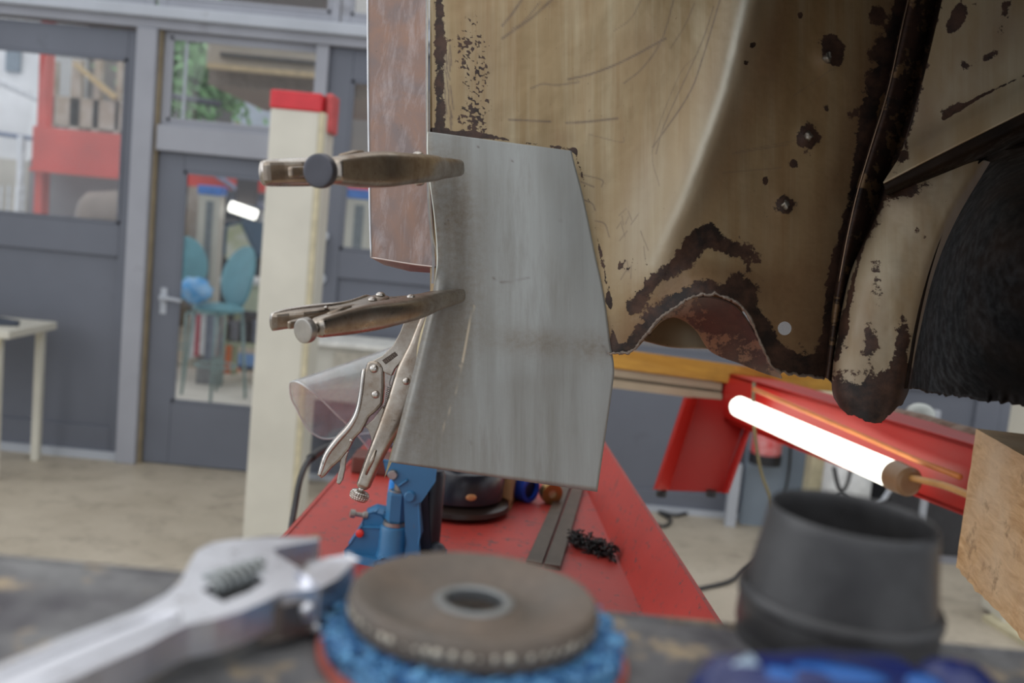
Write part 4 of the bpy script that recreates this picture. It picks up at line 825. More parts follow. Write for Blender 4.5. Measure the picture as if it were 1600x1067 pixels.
for pts, wd, a in [([(1040, 60), (975, 95), (925, 115), (888, 124)], 1.4, .8), ([(1160, -20), (1120, 70), (1060, 120), (975, 132)][:0] or [(1055, -10), (1035, 60), (1005, 105), (975, 130)], 1.1, .6), ([(1125, 0), (1098, 90), (1075, 150), (1020, 230)], 1.2, .7), ([(1115, 10), (1095, 70), (1040, 190), (1025, 240)], 1.0, .55),
                   ([(1085, 5), (1070, 40), (1048, 75)], 1.0, .5), ([(795, 187), (860, 190)], 1.3, .8), ([(885, 192), (920, 190), (965, 185)], 1.5, .8), ([(905, 128), (870, 133), (848, 131), (830, 138)], 1.3, .6), ([(1002, 0), (985, 30), (960, 48)], .9, .45),
                   ([(815, 0), (800, 22), (785, 40)], 1.6, .8), ([(862, 0), (830, 28), (785, 60)], 1.6, .75), ([(845, 2), (818, 34), (800, 45)], 1.0, .6), ([(905, 272), (940, 281), (940, 292)], .9, .6), ([(908, 284), (928, 292)], 1.0, .7), ([(912, 312), (925, 318), (930, 328)], 1.1, .7), ([(930, 345), (945, 350), (952, 370)], 1.0, .6), ([(920, 210), (970, 222), (975, 215)], .8, .4),
                   ([(1145, 240), (1230, 226)], .9, .5), ([(1130, 270), (1220, 262)], .9, .45), ([(1150, 237), (1240, 220)], .7, .4), ([(1085, 90), (1060, 120), (1020, 230), (1030, 290)], .7, .4), ([(1300, 108), (1240, 150)], .8, .4)]: scratch(pts, wd, a)
random.seed(4)
for i in range(20):
    x = random.uniform(690, 705); y = random.uniform(60, 190); scratch([(x, y), (x+random.uniform(-3, 6), y+random.uniform(15, 40))], 1.0, .8)
for i in range(16):
    x = random.uniform(970, 1010); y = random.uniform(320, 420); scratch([(x, y), (x+random.uniform(-12, 6), y+random.uniform(8, 24))], .8, .5)
hole = lambda x, y: np.hypot(x-1226, y-513) < 10.9
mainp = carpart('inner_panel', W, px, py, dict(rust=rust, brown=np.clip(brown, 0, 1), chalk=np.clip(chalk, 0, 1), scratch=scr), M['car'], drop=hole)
# bright torn lip along the edge
lp_ = [Vector(W[-1, i]) for i in range(0, 520, 2) if px[-1, i] > 948 and px[-1, i] < 1290]
random.seed(2); tube('torn_lip', [p_-FW*.001+Vector((0, 0, random.uniform(-.0008, .0006))) for p_ in lp_], [random.uniform(.0009, .0021) for _ in lp_], M['torn'], car, seg=8)
# studs with weld blobs
for x, y, dd in ((1293, 90, 1.0), (1262, 213, 1.003), (1226, 320, 1.012)):
    i = np.argmin(((px-x)**2+(py-y)**2)); p0 = Vector(W.reshape(-1, 3)[i])
    V, Fc = sphv(p0-FW*.001, .0040, 12, 8, (1, .8, 1.2)); V = [v_+Vector((noise.noise(v_*400), noise.noise(v_*350), noise.noise(v_*300)))*.0026 for v_ in V]; mesh('weld_stud', V, Fc, simple('dull_weld_metal', (.34, .30, .25), .4, .7, scale=150), car, smooth=True)
# channel behind the arch: inner face sweeping back from the lip
arch = [(992, 545, .990), (1030, 502, .972), (1060, 474, .964), (1100, 462, .962), (1145, 474, .966), (1175, 510, .976), (1200, 560, .992), (1215, 578, 1.0)]
far = [(1000, 530, 1.10), (1022, 508, 1.12), (1053, 494, 1.14), (1086, 512, 1.16), (1112, 548, 1.17), (1158, 567, 1.17), (1190, 580, 1.16), (1222, 590, 1.14)]
Wc, cx_, cy_, _ = grid([arch, [((a[0]*2+b[0])/3, (a[1]*2+b[1])/3-3, (a[2]*2+b[2])/3) for a, b in zip(arch, far)], [((a[0]+b[0]*2)/3, (a[1]+b[1]*2)/3-2, (a[2]+b[2]*2)/3) for a, b in zip(arch, far)], far], 50, 90)
carpart('channel_inner', Wc, cx_, cy_, dict(rust=.5*np.clip(1-(cy_-460)/200, 0, 1)+.30*np.clip((cx_-1080)/90, 0, 1), brown=np.ones_like(cx_)*.95, chalk=.0*cx_, scratch=.0*cx_), M['car'], solid=.0015, offset=1)
# flat flange behind arch at the left
Wc, cx_, cy_, _ = grid([[(985, 470, 1.20), (1040, 460, 1.21), (1090, 455, 1.22), (1160, 470, 1.23)], [(990, 510, 1.20), (1045, 500, 1.22), (1095, 500, 1.24), (1160, 520, 1.24)], [(998, 531, 1.16), (1049, 543, 1.2), (1110, 546, 1.22), (1170, 560, 1.22)]], 30, 40)
carpart('back_flange', Wc, cx_, cy_, dict(rust=.3-.8*blob(cx_, cy_, 1085, 530, 34, 30), brown=1-.95*blob(cx_, cy_, 1085, 530, 34, 30), chalk=.5*blob(cx_, cy_, 1085, 530, 30, 26), scratch=0*cx_), M['car'], solid=.0015, offset=1)
# --- dark seam channel right of the main panel ------------------------------
sr = [[(1434, -70, 1.069), (1440, -70, 1.045), (1462, -70, 1.06), (1482, -70, 1.085), (1494, -70, 1.03)],
      [(1386, 140, 1.069), (1392, 140, 1.045), (1412, 140, 1.065), (1430, 140, 1.09), (1440, 140, 1.03)],
      [(1338, 300, 1.069), (1344, 300, 1.045), (1362, 300, 1.065), (1378, 300, 1.09), (1390, 300, 1.04)],
      [(1308, 440, 1.06), (1313, 440, 1.040), (1322, 440, 1.06), (1330, 440, 1.07), (1338, 440, 1.03)],
      [(1290, 588, 1.05), (1293, 592, 1.035), (1300, 600, 1.05), (1304, 612, 1.05), (1308, 622, 1.02)]]
Ws, sx_, sy_, _ = grid(sr, 160, 50)
sp_ = fbm(sx_/8, sy_/20, 4); carpart('seam_channel', Ws, sx_, sy_, dict(rust=.55+.5*(sp_-.5), brown=np.ones_like(sx_), chalk=.0*sx_, scratch=.0*sx_), M['car'], solid=.0015, offset=1)
tube('seam_edge', [P(1436, -70, 1.044), P(1412, 30, 1.044), P(1388, 140, 1.044), P(1362, 225, 1.044), P(1340, 300, 1.044), P(1324, 370, 1.042), P(1311, 440, 1.039)], .0008, simple('bare_metal_edge', (.45, .30, .20), .4, .6), car, seg=6, n=60)
# --- upper right panel with ledge -------------------------------------------
ur = [[(1488, -70, 1.03), (1540, -70, 1.02), (1620, -70, 1.01), (1720, -70, 1.0)],
      [(1458, 60, 1.03), (1520, 50, 1.02), (1610, 30, 1.01), (1720, 10, 1.0)],
      [(1436, 150, 1.03), (1500, 130, 1.02), (1600, 85, 1.01), (1720, 35, 1.0)],
      [(1420, 210, 1.028), (1475, 187, 1.018), (1600, 120, 1.008), (1720, 62, .998)],
      [(1404, 250, 1.00), (1470, 215, .99), (1600, 148, .98), (1720, 90, .975)],
      [(1381, 287, .965), (1460, 246, .955), (1600, 176, .945), (1720, 116, .935)]]
Wu, ux, uy, _ = grid(ur, 150, 130)
ru_ = .08+.3*(fbm(ux/18, uy/36, 78)-.5)+.55*blob(ux, uy, 1500, 20, 14, 24, 20)+.7*blob(ux, uy, 1490, 38, 9, 20, 25)+.6*np.exp(-(pline(ux, uy, [(1475, 187), (1510, 165), (1530, 153), (1600, 120)])/3.5)**2)+.6*blob(ux, uy, 1490, 172, 18, 8, -25)+.5*blob(ux, uy, 1545, 90, 16, 8, -30)+.5*blob(ux, uy, 1506, 102, 8, 9)+.45*blob(ux, uy, 1570, 25, 12, 40, 10)+.45*blob(ux, uy, 1415, 248, 8, 14, 20)+.35*np.exp(-(pline(ux, uy, [(1480, -70), (1436, 150), (1400, 270)])/8)**2)
bu = .5*fbm(ux/60, uy/90, 41)+.5*blob(ux, uy, 1560, 60, 30, 60, 20)+.45*blob(ux, uy, 1450, 200, 30, 50)
carpart('outer_panel', Wu, ux, uy, dict(rust=ru_, brown=np.clip(bu, 0, 1), chalk=.35*fbm(ux/30, uy/70, 44), scratch=.0*ux), M['car'], solid=.0016, offset=1)
# dark underside of the ledge
lr = [[(1381, 287, .965), (1460, 246, .955), (1600, 176, .945), (1720, 116, .935)], [(1384, 303, .975), (1465, 268, .965), (1600, 204, .955), (1720, 150, .945)], [(1390, 306, 1.05), (1475, 285, 1.05), (1600, 232, 1.05), (1720, 190, 1.05)]]
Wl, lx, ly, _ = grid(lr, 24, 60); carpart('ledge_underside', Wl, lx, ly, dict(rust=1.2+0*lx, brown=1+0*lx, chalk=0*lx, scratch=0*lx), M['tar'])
# --- chassis rail -----------------------------------------------------------
rr2 = [[(1388, 285, 1.05), (1396, 288, 1.01), (1430, 280, .99), (1490, 262, .99), (1530, 250, 1.0), (1545, 252, 1.03)],
       [(1368, 345, 1.05), (1380, 345, 1.0), (1420, 345, .98), (1462, 345, .98), (1480, 342, .99), (1492, 342, 1.03)],
       [(1330, 430, 1.05), (1340, 430, .995), (1375, 430, .972), (1425, 430, .972), (1446, 430, .982), (1456, 430, 1.02)],
       [(1308, 540, 1.04), (1316, 540, .99), (1345, 540, .97), (1395, 540, .97), (1420, 540, .98), (1430, 540, 1.02)],
       [(1302, 598, 1.03), (1310, 604, .985), (1338, 608, .968), (1380, 608, .968), (1406, 604, .978), (1420, 598, 1.02)],
       [(1305, 622, 1.03), (1318, 640, .985), (1345, 654, .968), (1375, 658, .968), (1398, 640, .978), (1416, 615, 1.02)]]
def jr(G):
    nv = G.shape[0]; w_ = np.clip((np.arange(nv)/(nv-1)-.9)/.1, 0, 1)[:, None]; G[..., 1] += w_*(fbm(G[..., 0]/7, G[..., 0]*0, 7)-.5)*10; G[..., 2] += .002*(fbm(G[..., 0]/25, G[..., 1]/25, 12)-.5); return G
Wr, rx, ry, _ = grid(rr2, 220, 90, jr)
rru = .13+.25*(fbm(rx/16, ry/40, 77)-.5)+.95*np.clip((ry-575)/45, 0, 1)+.50*blob(rx, ry, 1358, 540, 12, 34)+.55*blob(rx, ry, 1408, 535, 12, 55)+.45*blob(rx, ry, 1318, 520, 12, 40)+.42*blob(rx, ry, 1370, 440, 10, 40)+.50*blob(rx, ry, 1400, 590, 20, 30)+.45*blob(rx, ry, 1415, 300, 50, 14, -15)+.3*blob(rx, ry, 1375, 350, 10, 40, 10)+.45*np.exp(-(pline(rx, ry, [(1385, 290), (1345, 400), (1308, 560)])/5)**2)
rbu = .32+.5*blob(rx, ry, 1400, 300, 60, 40)+.5*np.clip((ry-560)/60, 0, 1)+.4*blob(rx, ry, 1360, 520, 30, 60)
carpart('chassis_rail', Wr, rx, ry, dict(rust=rru, brown=np.clip(rbu, 0, 1), chalk=.45*fbm(rx/20, ry/60, 51), scratch=0*rx), M['car'], solid=.0016, offset=1)
# --- wheel well -------------------------------------------------------------
wl = [[(1720, 190, 1.02), (1720, 230, 1.2), (1720, 300, 1.45), (1720, 420, 1.55), (1720, 560, 1.5), (1720, 652, 1.4)],
      [(1600, 226, 1.02), (1600, 255, 1.2), (1600, 310, 1.45), (1600, 420, 1.55), (1600, 550, 1.5), (1600, 632, 1.38)],
      [(1545, 240, 1.02), (1548, 280, 1.2), (1540, 330, 1.4), (1530, 430, 1.48), (1520, 540, 1.45), (1520, 622, 1.34)],
      [(1500, 290, 1.02), (1500, 320, 1.15), (1490, 380, 1.3), (1480, 450, 1.35), (1470, 545, 1.32), (1465, 616, 1.26)],
      [(1480, 340, 1.02), (1478, 360, 1.1), (1465, 410, 1.15), (1450, 480, 1.2), (1440, 550, 1.18), (1432, 608, 1.15)],
      [(1470, 345, 1.01), (1462, 375, 1.01), (1448, 425, 1.01), (1430, 500, 1.01), (1420, 560, 1.01), (1412, 606, 1.01)]]
def jw(G):
    nu = G.shape[1]; w_ = np.clip((np.arange(nu)/(nu-1)-.95)/.05, 0, 1)[None, :]; G[..., 1] += w_*(fbm(G[..., 0]/5, G[..., 0]*0, 17)-.5)*9; G[..., 2] += .008*(fbm(G[..., 0]/60, G[..., 1]/60, 18)-.5); return G
Ww, wx, wy, _ = grid(wl, 120, 110, jw)
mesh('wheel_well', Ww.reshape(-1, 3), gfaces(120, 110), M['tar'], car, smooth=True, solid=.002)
tube('well_rim', [P(1720, 186, 1.01), P(1640, 212, 1.01), P(1590, 228, 1.01), P(1558, 233, 1.01), P(1530, 250, 1.0), P(1508, 275, .998), P(1488, 318, .995), P(1470, 360, .99), P(1448, 430, .985), P(1430, 510, .982), P(1420, 570, .985), P(1414, 606, .99)], .0028, M['tar'], car, seg=8, n=90)
# added slab overhead, outside the frame, put there to shade the panels and well
oh = P(1200, -70, 1.0).z
mesh('floor_pan', *prismv([(.10, .50, oh-.02), (1.4, .42, oh-.02), (1.4, 2.2, oh+.05), (.03, 2.2, oh+.05)], (0, 0, .04)), M['tar'], car)
mesh('outer_wing', *prismv([(.60, .35, 1.50), (.78, 1.25, 1.42), (.78, 1.25, oh+.1), (.60, .35, oh+.1)], (.01, 0, 0)), M['tar'], car)  # added unseen plate at the right, keeps light off the panels
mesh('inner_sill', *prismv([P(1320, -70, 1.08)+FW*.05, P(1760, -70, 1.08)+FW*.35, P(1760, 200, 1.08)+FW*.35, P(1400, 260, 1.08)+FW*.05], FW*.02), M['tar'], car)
# --- copper-coloured ground box section --------------------------------------
k = N('ground_primer_copper'); v = k.coord(); n = k.noise(v, 14, 6, .6, .8); n2 = k.noise(k.coord(scale=(38, 38, 9)), 2, 8, .75, .5); n3 = k.noise(v, 120, 4, .7)
b = k.mix(k.ramp(n, [(.35, 0.), (.7, 1.)]), (.20, .155, .145), (.32, .18, .12)); b = k.mix(k.ramp(n2, [(.50, 0.), (.72, .6)]), b, (.44, .38, .37)); b = k.mix(k.ramp(n3, [(.66, 0.), (.72, .6)]), b, (.10, .08, .07))
k.set(base=b, rough=.42, metal=.45).bump(n2, .2, .0008); M['copper'] = k.m
fr = [P(574, -70, 1.050), P(667, -70, 1.030), P(669, 140, 1.028), P(672, 290, 1.026), P(681, 416, 1.024), P(640, 412, 1.036), P(580, 402, 1.050), P(576, 200, 1.050)]
bxs = thing('box_section', 'copper tinted ground steel box section left of the cream panel', 'box section', tuple(P(625, 410, 1.04)))
mesh('outer_face', *prismv(fr, FW*.002), M['copper'], bxs)
mesh('side_wall', *prismv([P(574, -70, 1.05), P(576, 200, 1.05), P(580, 402, 1.05), P(582, 404, 1.09), P(578, 200, 1.09), P(576, -70, 1.09)], CR*.0015), M['copper'], bxs)
mesh('bottom_face', *prismv([P(580, 403, 1.050), P(640, 413, 1.036), P(682, 418, 1.024), P(683, 427, 1.07), P(640, 424, 1.08), P(600, 414, 1.09)], Vector((0, 0, .0015))), M['copper'], bxs)
tube('bright_corner', [P(574, -70, 1.05), P(575, 100, 1.05), P(576, 200, 1.05), P(578, 330, 1.05), P(580, 402, 1.05)], .0012, simple('bright_ground_edge', (.75, .76, .78), .3, .5), bxs, seg=8, n=20)
tube('bright_corner', [P(580, 402, 1.05), P(640, 412, 1.036), P(681, 417, 1.024)], .0009, simple('bright_ground_edge2', (.62, .52, .48), .3, .5), bxs, seg=8, n=12)
# folded flange strips between box section and patch sheet
zf = lambda x, y, d: P(370+x/3.9525, 200+y/3.9525, d)
def ribbon(name, L, wdt, m, par, back=.0012):
    V = []; Fc = []
    L = crv([tuple(q) for q in L], 60)
    for q in L: q = Vector(q); V += [q, q+CR*wdt]
    V += [v_+FW*back for v_ in V]; n = 120
    for i in range(59):
        a = 2*i; Fc += [(a, a+1, a+3, a+2), (a+n, a+n+2, a+n+3, a+n+1), (a, a+2, a+n+2, a+n), (a+1, a+n+1, a+n+3, a+3)]
    return mesh(name, V, Fc, m, par)
edgem = simple('thin_sheet_edge', (.50, .46, .38), .35, .7, scale=60)
ribbon('folded_flange', [zf(1166, -1050, 1.022), zf(1166, -400, 1.022), zf(1168, 0, 1.021), zf(1172, 300, 1.019), zf(1178, 480, 1.017), zf(1192, 640, 1.015), zf(1204, 760, 1.012), zf(1204, 880, 1.012), zf(1200, 960, 1.012)], .0026, simple('grey_flange', (.40, .38, .37), .4, .6, scale=60), bxs)
ribbon('folded_flange', [zf(1174, -1050, 1.02), zf(1174, 0, 1.018), zf(1182, 300, 1.016), zf(1190, 500, 1.014), zf(1206, 660, 1.012), zf(1232, 780, 1.008), zf(1236, 830, 1.007), zf(1222, 920, 1.008), zf(1216, 975, 1.008)], .0011, edgem, bxs, .004)

# ------------------------------------------------------------------ grey patch sheet
Lx = [(669, 206), (669, 240), (673, 285), (680, 340), (684, 390), (683, 425), (677, 460), (662, 520), (645, 590), (628, 655), (610, 722)]
Rx = [(893, 236), (898, 258), (909, 300), (920, 350), (930, 400), (939, 440), (946, 480), (953, 535), (959, 572), (956, 610), (933, 768)]
rows = []
for (a, b_), (c_, e_) in zip(Lx, Rx):
    r_ = []
    for t, dd in ((0, .976), (.03, .9765), (.10, .980), (.25, .986), (.5, .988), (.75, .990), (1, .996)):
        r_.append((a+(c_-a)*t, b_+(e_-b_)*t, dd+(.004*math.sin(t*9+b_/90))*(.4)))
    rows.append(r_)
for i, r_ in enumerate(rows):     # slight fold at the height where the panel ends, lower part swings back a little
    for j, q in enumerate(r_): rows[i][j] = (q[0], q[1], q[2]+(.012*max(0, (q[1]-560)/200) if q[1] > 560 else 0)+ (.010 if (i > 5 and j == 0) else 0))
Wp, sx, sy, _ = grid(rows, 180, 110)
k = N('mild_steel_sheet'); uvv = k.n('UVMap').outputs[0]
st = k.noise(mp((40, 2.5, 1), .12), 1, 6, .6); cl = k.noise(mp((7, 5, 1), .3), 1, 5, .6); fi = k.noise(mp((150, 150, 1)), 1, 4, .75)
b = k.mix(k.ramp(cl, [(.3, 0.), (.7, 1.)]), (.25, .245, .22), (.33, .34, .33)); b = k.mix(k.ramp(st, [(.38, 0.), (.62, .75)]), b, (.385, .40, .39))
sm = k.noise(mp((22, 3.0, 1), .20), 1.3, 6, .7); b = k.mix(k.ramp(sm, [(.52, 0.), (.68, .45)]), b, (.19, .175, .15))
b = k.mix(k.math('MULTIPLY', k.attr('dirt'), k.ramp(fi, [(.3, .45), (.65, 1.)]), True), b, (.17, .125, .08)); b = k.mix(k.attr('mark'), b, (.70, .58, .42)); b = k.mix(k.attr('dot'), b, (.10, .06, .05))
k.set(base=b, rough=k.ramp(cl, [(.3, .44), (.7, .56)]), metal=.45).bump(k.math('ADD', k.math('MULTIPLY', st, .4), k.math('MULTIPLY', fi, .15)), .22, .001); M['sheet'] = k.m
dirt = .55*blob(sx, sy, 840, 535, 75, 22, 4)+.45*blob(sx, sy, 930, 545, 28, 26)+.60*blob(sx, sy, 705, 520, 45, 170, 12)+.45*blob(sx, sy, 700, 330, 40, 80)+.25*blob(sx, sy, 690, 250, 30, 30)+.3*blob(sx, sy, 640, 680, 50, 60)+.35*np.exp(-(pline(sx, sy, [(669, 206), (684, 390), (662, 520), (610, 722)])/7)**2)+.25*blob(sx, sy, 720, 330, 35, 60)  # left terms paint in the brown reflection of the dark interior, rest is dirt
dirt += .25*(fbm(sx/50, sy/120, 61)-.3)
mark = .9*np.exp(-(pline(sx, sy, [(740, 478), (733, 510), (724, 560), (719, 572)])/1.0)**2)+.6*np.exp(-(pline(sx, sy, [(721, 570), (716, 590), (711, 615)])/.9)**2)+.35*np.exp(-(pline(sx, sy, [(708, 625), (692, 670), (686, 690)])/.8)**2)
dot = np.zeros_like(sx)
for i in range(14): x = 783+i*3.4; y = 441-.02*(i**2)*.5-(.9*i if i > 5 else 0)*.5; dot = np.maximum(dot, .55*blob(sx, sy, x, y, 1.1, 1.8, 30))
for x, y in ((700, 344), (875, 345), (695, 350), (747, 230), (800, 252), (735, 690)): dot = np.maximum(dot, .8*blob(sx, sy, x, y, 1.5, 1.5))
dot = np.maximum(dot, .6*np.exp(-(pline(sx, sy, [(770, 433), (774, 438)])/1.2)**2)); dot = np.maximum(dot, .5*np.exp(-(pline(sx, sy, [(942, 540), (950, 556)])/1.4)**2))
ps = mesh('patch_sheet', Wp.reshape(-1, 3), gfaces(180, 110), M['sheet'], smooth=True, uv=np.stack([sx.ravel()/1600, 1-sy.ravel()/1600], axis=1), attrs=dict(dirt=np.clip(dirt, 0, 1), mark=mark, dot=dot), solid=.0013, offset=1)
tag(ps, 'plain grey steel patch sheet clamped over the cut corner of the cream panel', 'sheet')
ROOT['patch_sheet'] = ROOT[ps.name]
tube('left_edge', [Vector(Wp[i, 0])-CR*.0003 for i in range(0, 180, 3)], .0009, simple('bright_sheet_edge', (.66, .66, .58), .3, .6), ps, seg=6)
mesh('rear_flange', *prismv([P(684, 452, 1.03), P(666, 520, 1.035), P(640, 620, 1.04), P(612, 722, 1.045), P(600, 748, 1.045), P(636, 610, 1.045), P(657, 520, 1.04), P(680, 450, 1.035)], FW*.0012), simple('yellowed_flange', (.42, .35, .22), .4, .6), ps)  # yellow light on this edge is put into the flange colour
#@@CAR_END
# ------------------------------------------------------------------ locking pliers
PS = .356*1.03/F0
def pliers(label, K_, ex, ey, scale, jaw=True, knurl=True, knobm=None):
    ex = Vector(ex).normalized(); ey = Vector(ey); ey = (ey-ex*ey.dot(ex)).normalized(); ez = ex.cross(ey)
    if ez.dot(-FW) < 0 and abs(ez.dot(FW)) > .5: ez = -ez
    K_ = Vector(K_); s = PS*scale
    def L(zx, zy, t=0):      # trace units -> world
        v = (zx-483, zy-990); a = v[0]*.37-v[1]*.93; b = -v[0]*.93-v[1]*.37
        return K_+ex*(a*s)+ey*(b*s)+ez*(t*s)
    t = thing('locking_pliers', label, 'pliers', tuple(K_)); m = M['nickel']
    # formed handle body: lofted, flattened tube that ends in the fixed jaw
    path = [(496, 962, 21, 24), (500, 950, 30, 33), (506, 935, 31, 36), (522, 895, 33, 40), (550, 828, 37, 46), (582, 758, 42, 50), (616, 690, 50, 50), (652, 610, 57, 46), (682, 530, 62, 44), (702, 460, 60, 42), (720, 400, 50, 40), (738, 340, 38, 36), (762, 270, 34, 33), (785, 205, 30, 30), (800, 160, 25, 27), (806, 140, 12, 16)]
    Q = crv([(a, b, c, d_) for a, b, c, d_ in path], 60); V = []; Fc = []; sg = 26
    for i, q in enumerate(Q):
        nx = Q[min(i+1, 59)]; pv = Q[max(i-1, 0)]; tx, ty = nx[0]-pv[0], nx[1]-pv[1]; l_ = math.hypot(tx, ty); px_, py_ = -ty/l_, tx/l_
        for g in range(sg):
            an = 2*math.pi*g/sg; ca, sa = math.cos(an), math.sin(an); ee = .6
            ca = math.copysign(abs(ca)**ee, ca); sa = math.copysign(abs(sa)**ee, sa)
            V.append(L(q[0]+px_*ca*q[2], q[1]+py_*ca*q[2], sa*q[3]))
    for i in range(59):
        for g in range(sg): g2 = (g+1) % sg; Fc.append((i*sg+g, i*sg+g2, (i+1)*sg+g2, (i+1)*sg+g))
    Fc.append(tuple(reversed(range(sg)))); Fc.append(tuple(59*sg+g for g in range(sg)))
    body = mesh('handle_body', V, Fc, m, t, smooth=True)
    def plate(name, pts, t0, t1, mm=m, bv=1.2, lab=None):
        o = prism(name, [L(x, y, t0) for x, y in pts], ez*((t1-t0)*s), mm, t, bevel=bv*s*2)
        if lab: o['label'] = lab
        return o
    # raised slot along the grip of the body
    V, Fc = tubev([L(516, 898, 38), L(545, 832, 44), L(560, 790, 47)], [6*s, 10*s, 7*s], 10); mesh('grip_rib', V, Fc, m, body, smooth=True)
    # stamped movable jaw
    if jaw: plate('jaw', [(515, 425), (540, 405), (585, 382), (630, 338), (662, 280), (684, 222), (702, 196), (735, 170), (772, 160), (768, 205), (742, 250), (730, 300), (722, 345), (700, 352), (692, 380), (664, 410), (640, 440), (626, 470), (606, 462), (585, 450)], -20, 20, m, 2)
    if jaw:
        rs = ez.dot(-FW); 
        st_ = plate('stamped_plate', [(584, 402), (640, 364), (654, 380), (600, 420)], 20, 20.8, simple('dark_etched_stamp', (.10, .07, .055), .6), .1)
        LL = []
        for q in range(7):
            u = q/6.6; x = 592+u*46; y = 403-u*31; LL.append(tubev([L(x, y+ (2 if q % 2 else 0), 21.2), L(x+7, y+9+(2 if q % 3 else -3), 21.2)], .9*s, 5))
        v_, f_ = join(*LL); mesh('stamped_marks', v_, f_, simple('light_etch', (.36, .28, .22), .5), st_)
        # inner serrated insert
        plate('jaw_teeth', [(735, 300), (742, 262), (752, 225), (775, 205), (790, 215), (775, 300), (757, 345), (728, 350)]+[], -14, 14, M['nickelw'], 1)
    # operating lever (formed channel) with end curl
    plate('lever', [(514, 428), (520, 410), (540, 402), (566, 408), (584, 424), (590, 450), (592, 520), (586, 592), (560, 622), (526, 650), (492, 715), (462, 745), (440, 790), (402, 838), (362, 872), (332, 908), (314, 920), (310, 900), (320, 872), (342, 812), (388, 752), (432, 706), (462, 662), (482, 612), (493, 545), (500, 470)], -30, 30, m, 6)
    tube('lever_back', [L(507, 440), L(502, 475), L(494, 545), L(482, 612), L(462, 662), L(432, 706), L(390, 752), L(345, 812), L(322, 872), L(312, 905)], [(a_*s, b_*s) for a_, b_ in crv([(15, 30), (15, 37), (15, 37), (16, 37), (17, 38), (19, 40), (20, 40), (18, 38), (16, 36), (14, 33)], 40)], M['nickelw'], t, seg=20, n=40, up=ez)
    # link and release lever
    plate('toggle_link', [(505, 690), (545, 660), (585, 600), (600, 640), (606, 665), (575, 690), (560, 735), (548, 770), (538, 766), (534, 735), (522, 705)], -12, 12, m, 2)
    plate('release_lever', [(412, 792), (436, 800), (424, 835), (420, 880), (410, 925), (396, 948), (382, 940), (388, 905), (398, 870), (398, 830)], -14, 14, m, 3)
    # rivets both sides
    for (x, y, r, tt) in ((550, 438, 19, 35), (557, 550, 18, 35), (692, 492, 17, 44), (450, 750, 8, 34)):
        for sgn in (1, -1):
            V, Fc = lathev([(0, r*.5*s), (r*.45*s, r*.44*s), (r*.8*s, r*.25*s), (r*s, 0), (r*s, -4*s), (0, -4*s)], L(x, y, sgn*tt), ez*sgn, 20); mesh('rivet', V, Fc, M['nickelw'], t, smooth=True)
    # spring
    pts = []; n_ = 17*14
    for i in range(n_+1):
        u = i/n_; a = 2*math.pi*17*u; c = Vector(L(616-u*22, 520+u*135)); pts.append(c+ex.cross(ez)*math.cos(a)*12*s+ez*math.sin(a)*12*s)
    hook = [L(612, 462), L(622, 470), L(614, 500), L(618, 516)]
    V, Fc = join(tubev(pts, 1.7*s, 5), tubev(crv(hook, 10), 2*s, 6)); mesh('spring', V, Fc, simple('spring_steel', (.25, .23, .22), .35, .9), t, smooth=True)
    # adjusting screw: threaded stub and knurled knob
    ax = (L(500, 950)-L(483, 992)).normalized()
    V, Fc = tubev([L(483, 985), L(502, 945)], 15*s, 16); mesh('screw_stub', V, Fc, M['nickelw'], t, smooth=True)
    V = []; Fc = []; sg = 72; pr = [(0, -26), (26, -26)] if knurl else [(0, -26), (38, -26), (43, -23), (44, -10), (43, 0), (36, 6), (28, 12), (24, 18), (22, 24)]
    pr = pr+[] if not knurl else [(0, -26), (26, -26), (34, -22), (40, -12), (42, 0), (40, 10), (34, 17), (20, 22), (0, 22)]; pr = [tuple(q) for q in crv(pr, 25)]
    a1 = ax.orthogonal().normalized(); b1 = ax.cross(a1); c0 = L(483, 992)
    for i, (r, h) in enumerate(pr):
        for g in range(sg):
            an = 2*math.pi*g/sg; rr = r
            if knurl and 5 < i < 20: rr = r*(1+.035*math.cos(an*24+h*.42)*math.cos(an*24-h*.42)*2)
            V.append(c0+ax*(h*s)+(a1*math.cos(an)+b1*math.sin(an))*max(rr, .01)*s)
    for i in range(24):
        for g in range(sg): g2 = (g+1) % sg; Fc.append((i*sg+g, i*sg+g2, (i+1)*sg+g2, (i+1)*sg+g))
    kn = mesh('adjusting_knob', V, Fc, knobm or M['nickelw'], t, smooth=True); kn.modifiers.new('e', 'EDGE_SPLIT').split_angle = .9
    # punched hole near the jaw on the back of the body
    return t, L
KC = P(390+483*.356, 420+990*.356, 1.05)
pliers('worn nickel locking pliers hanging handle down behind the left edge of grey sheet', KC, CR*.37+CU*.93, -CR*.93+CU*.37, 1.02)
KB = P(482, 515, .80); tipB = P(703, 466, .955)
tB, LB = pliers('nickel locking pliers in the middle, gripping the sheet edge under box section', KB, tipB-KB, -CR*.93+CU*.10+FW*.35, 1.0, knurl=False, knobm=M['zinc'])
KA = P(505, 267, .72); tipA = P(722, 262, .955)
tA, LA = pliers('nickel locking pliers at the top, seen end on, gripping box section and sheet', KA, tipA-KA, -CR*.95+FW*.3+CU*.02, 1.2, knurl=False, knobm=simple('dark_knob_steel', (.10, .10, .115), .4, .7))

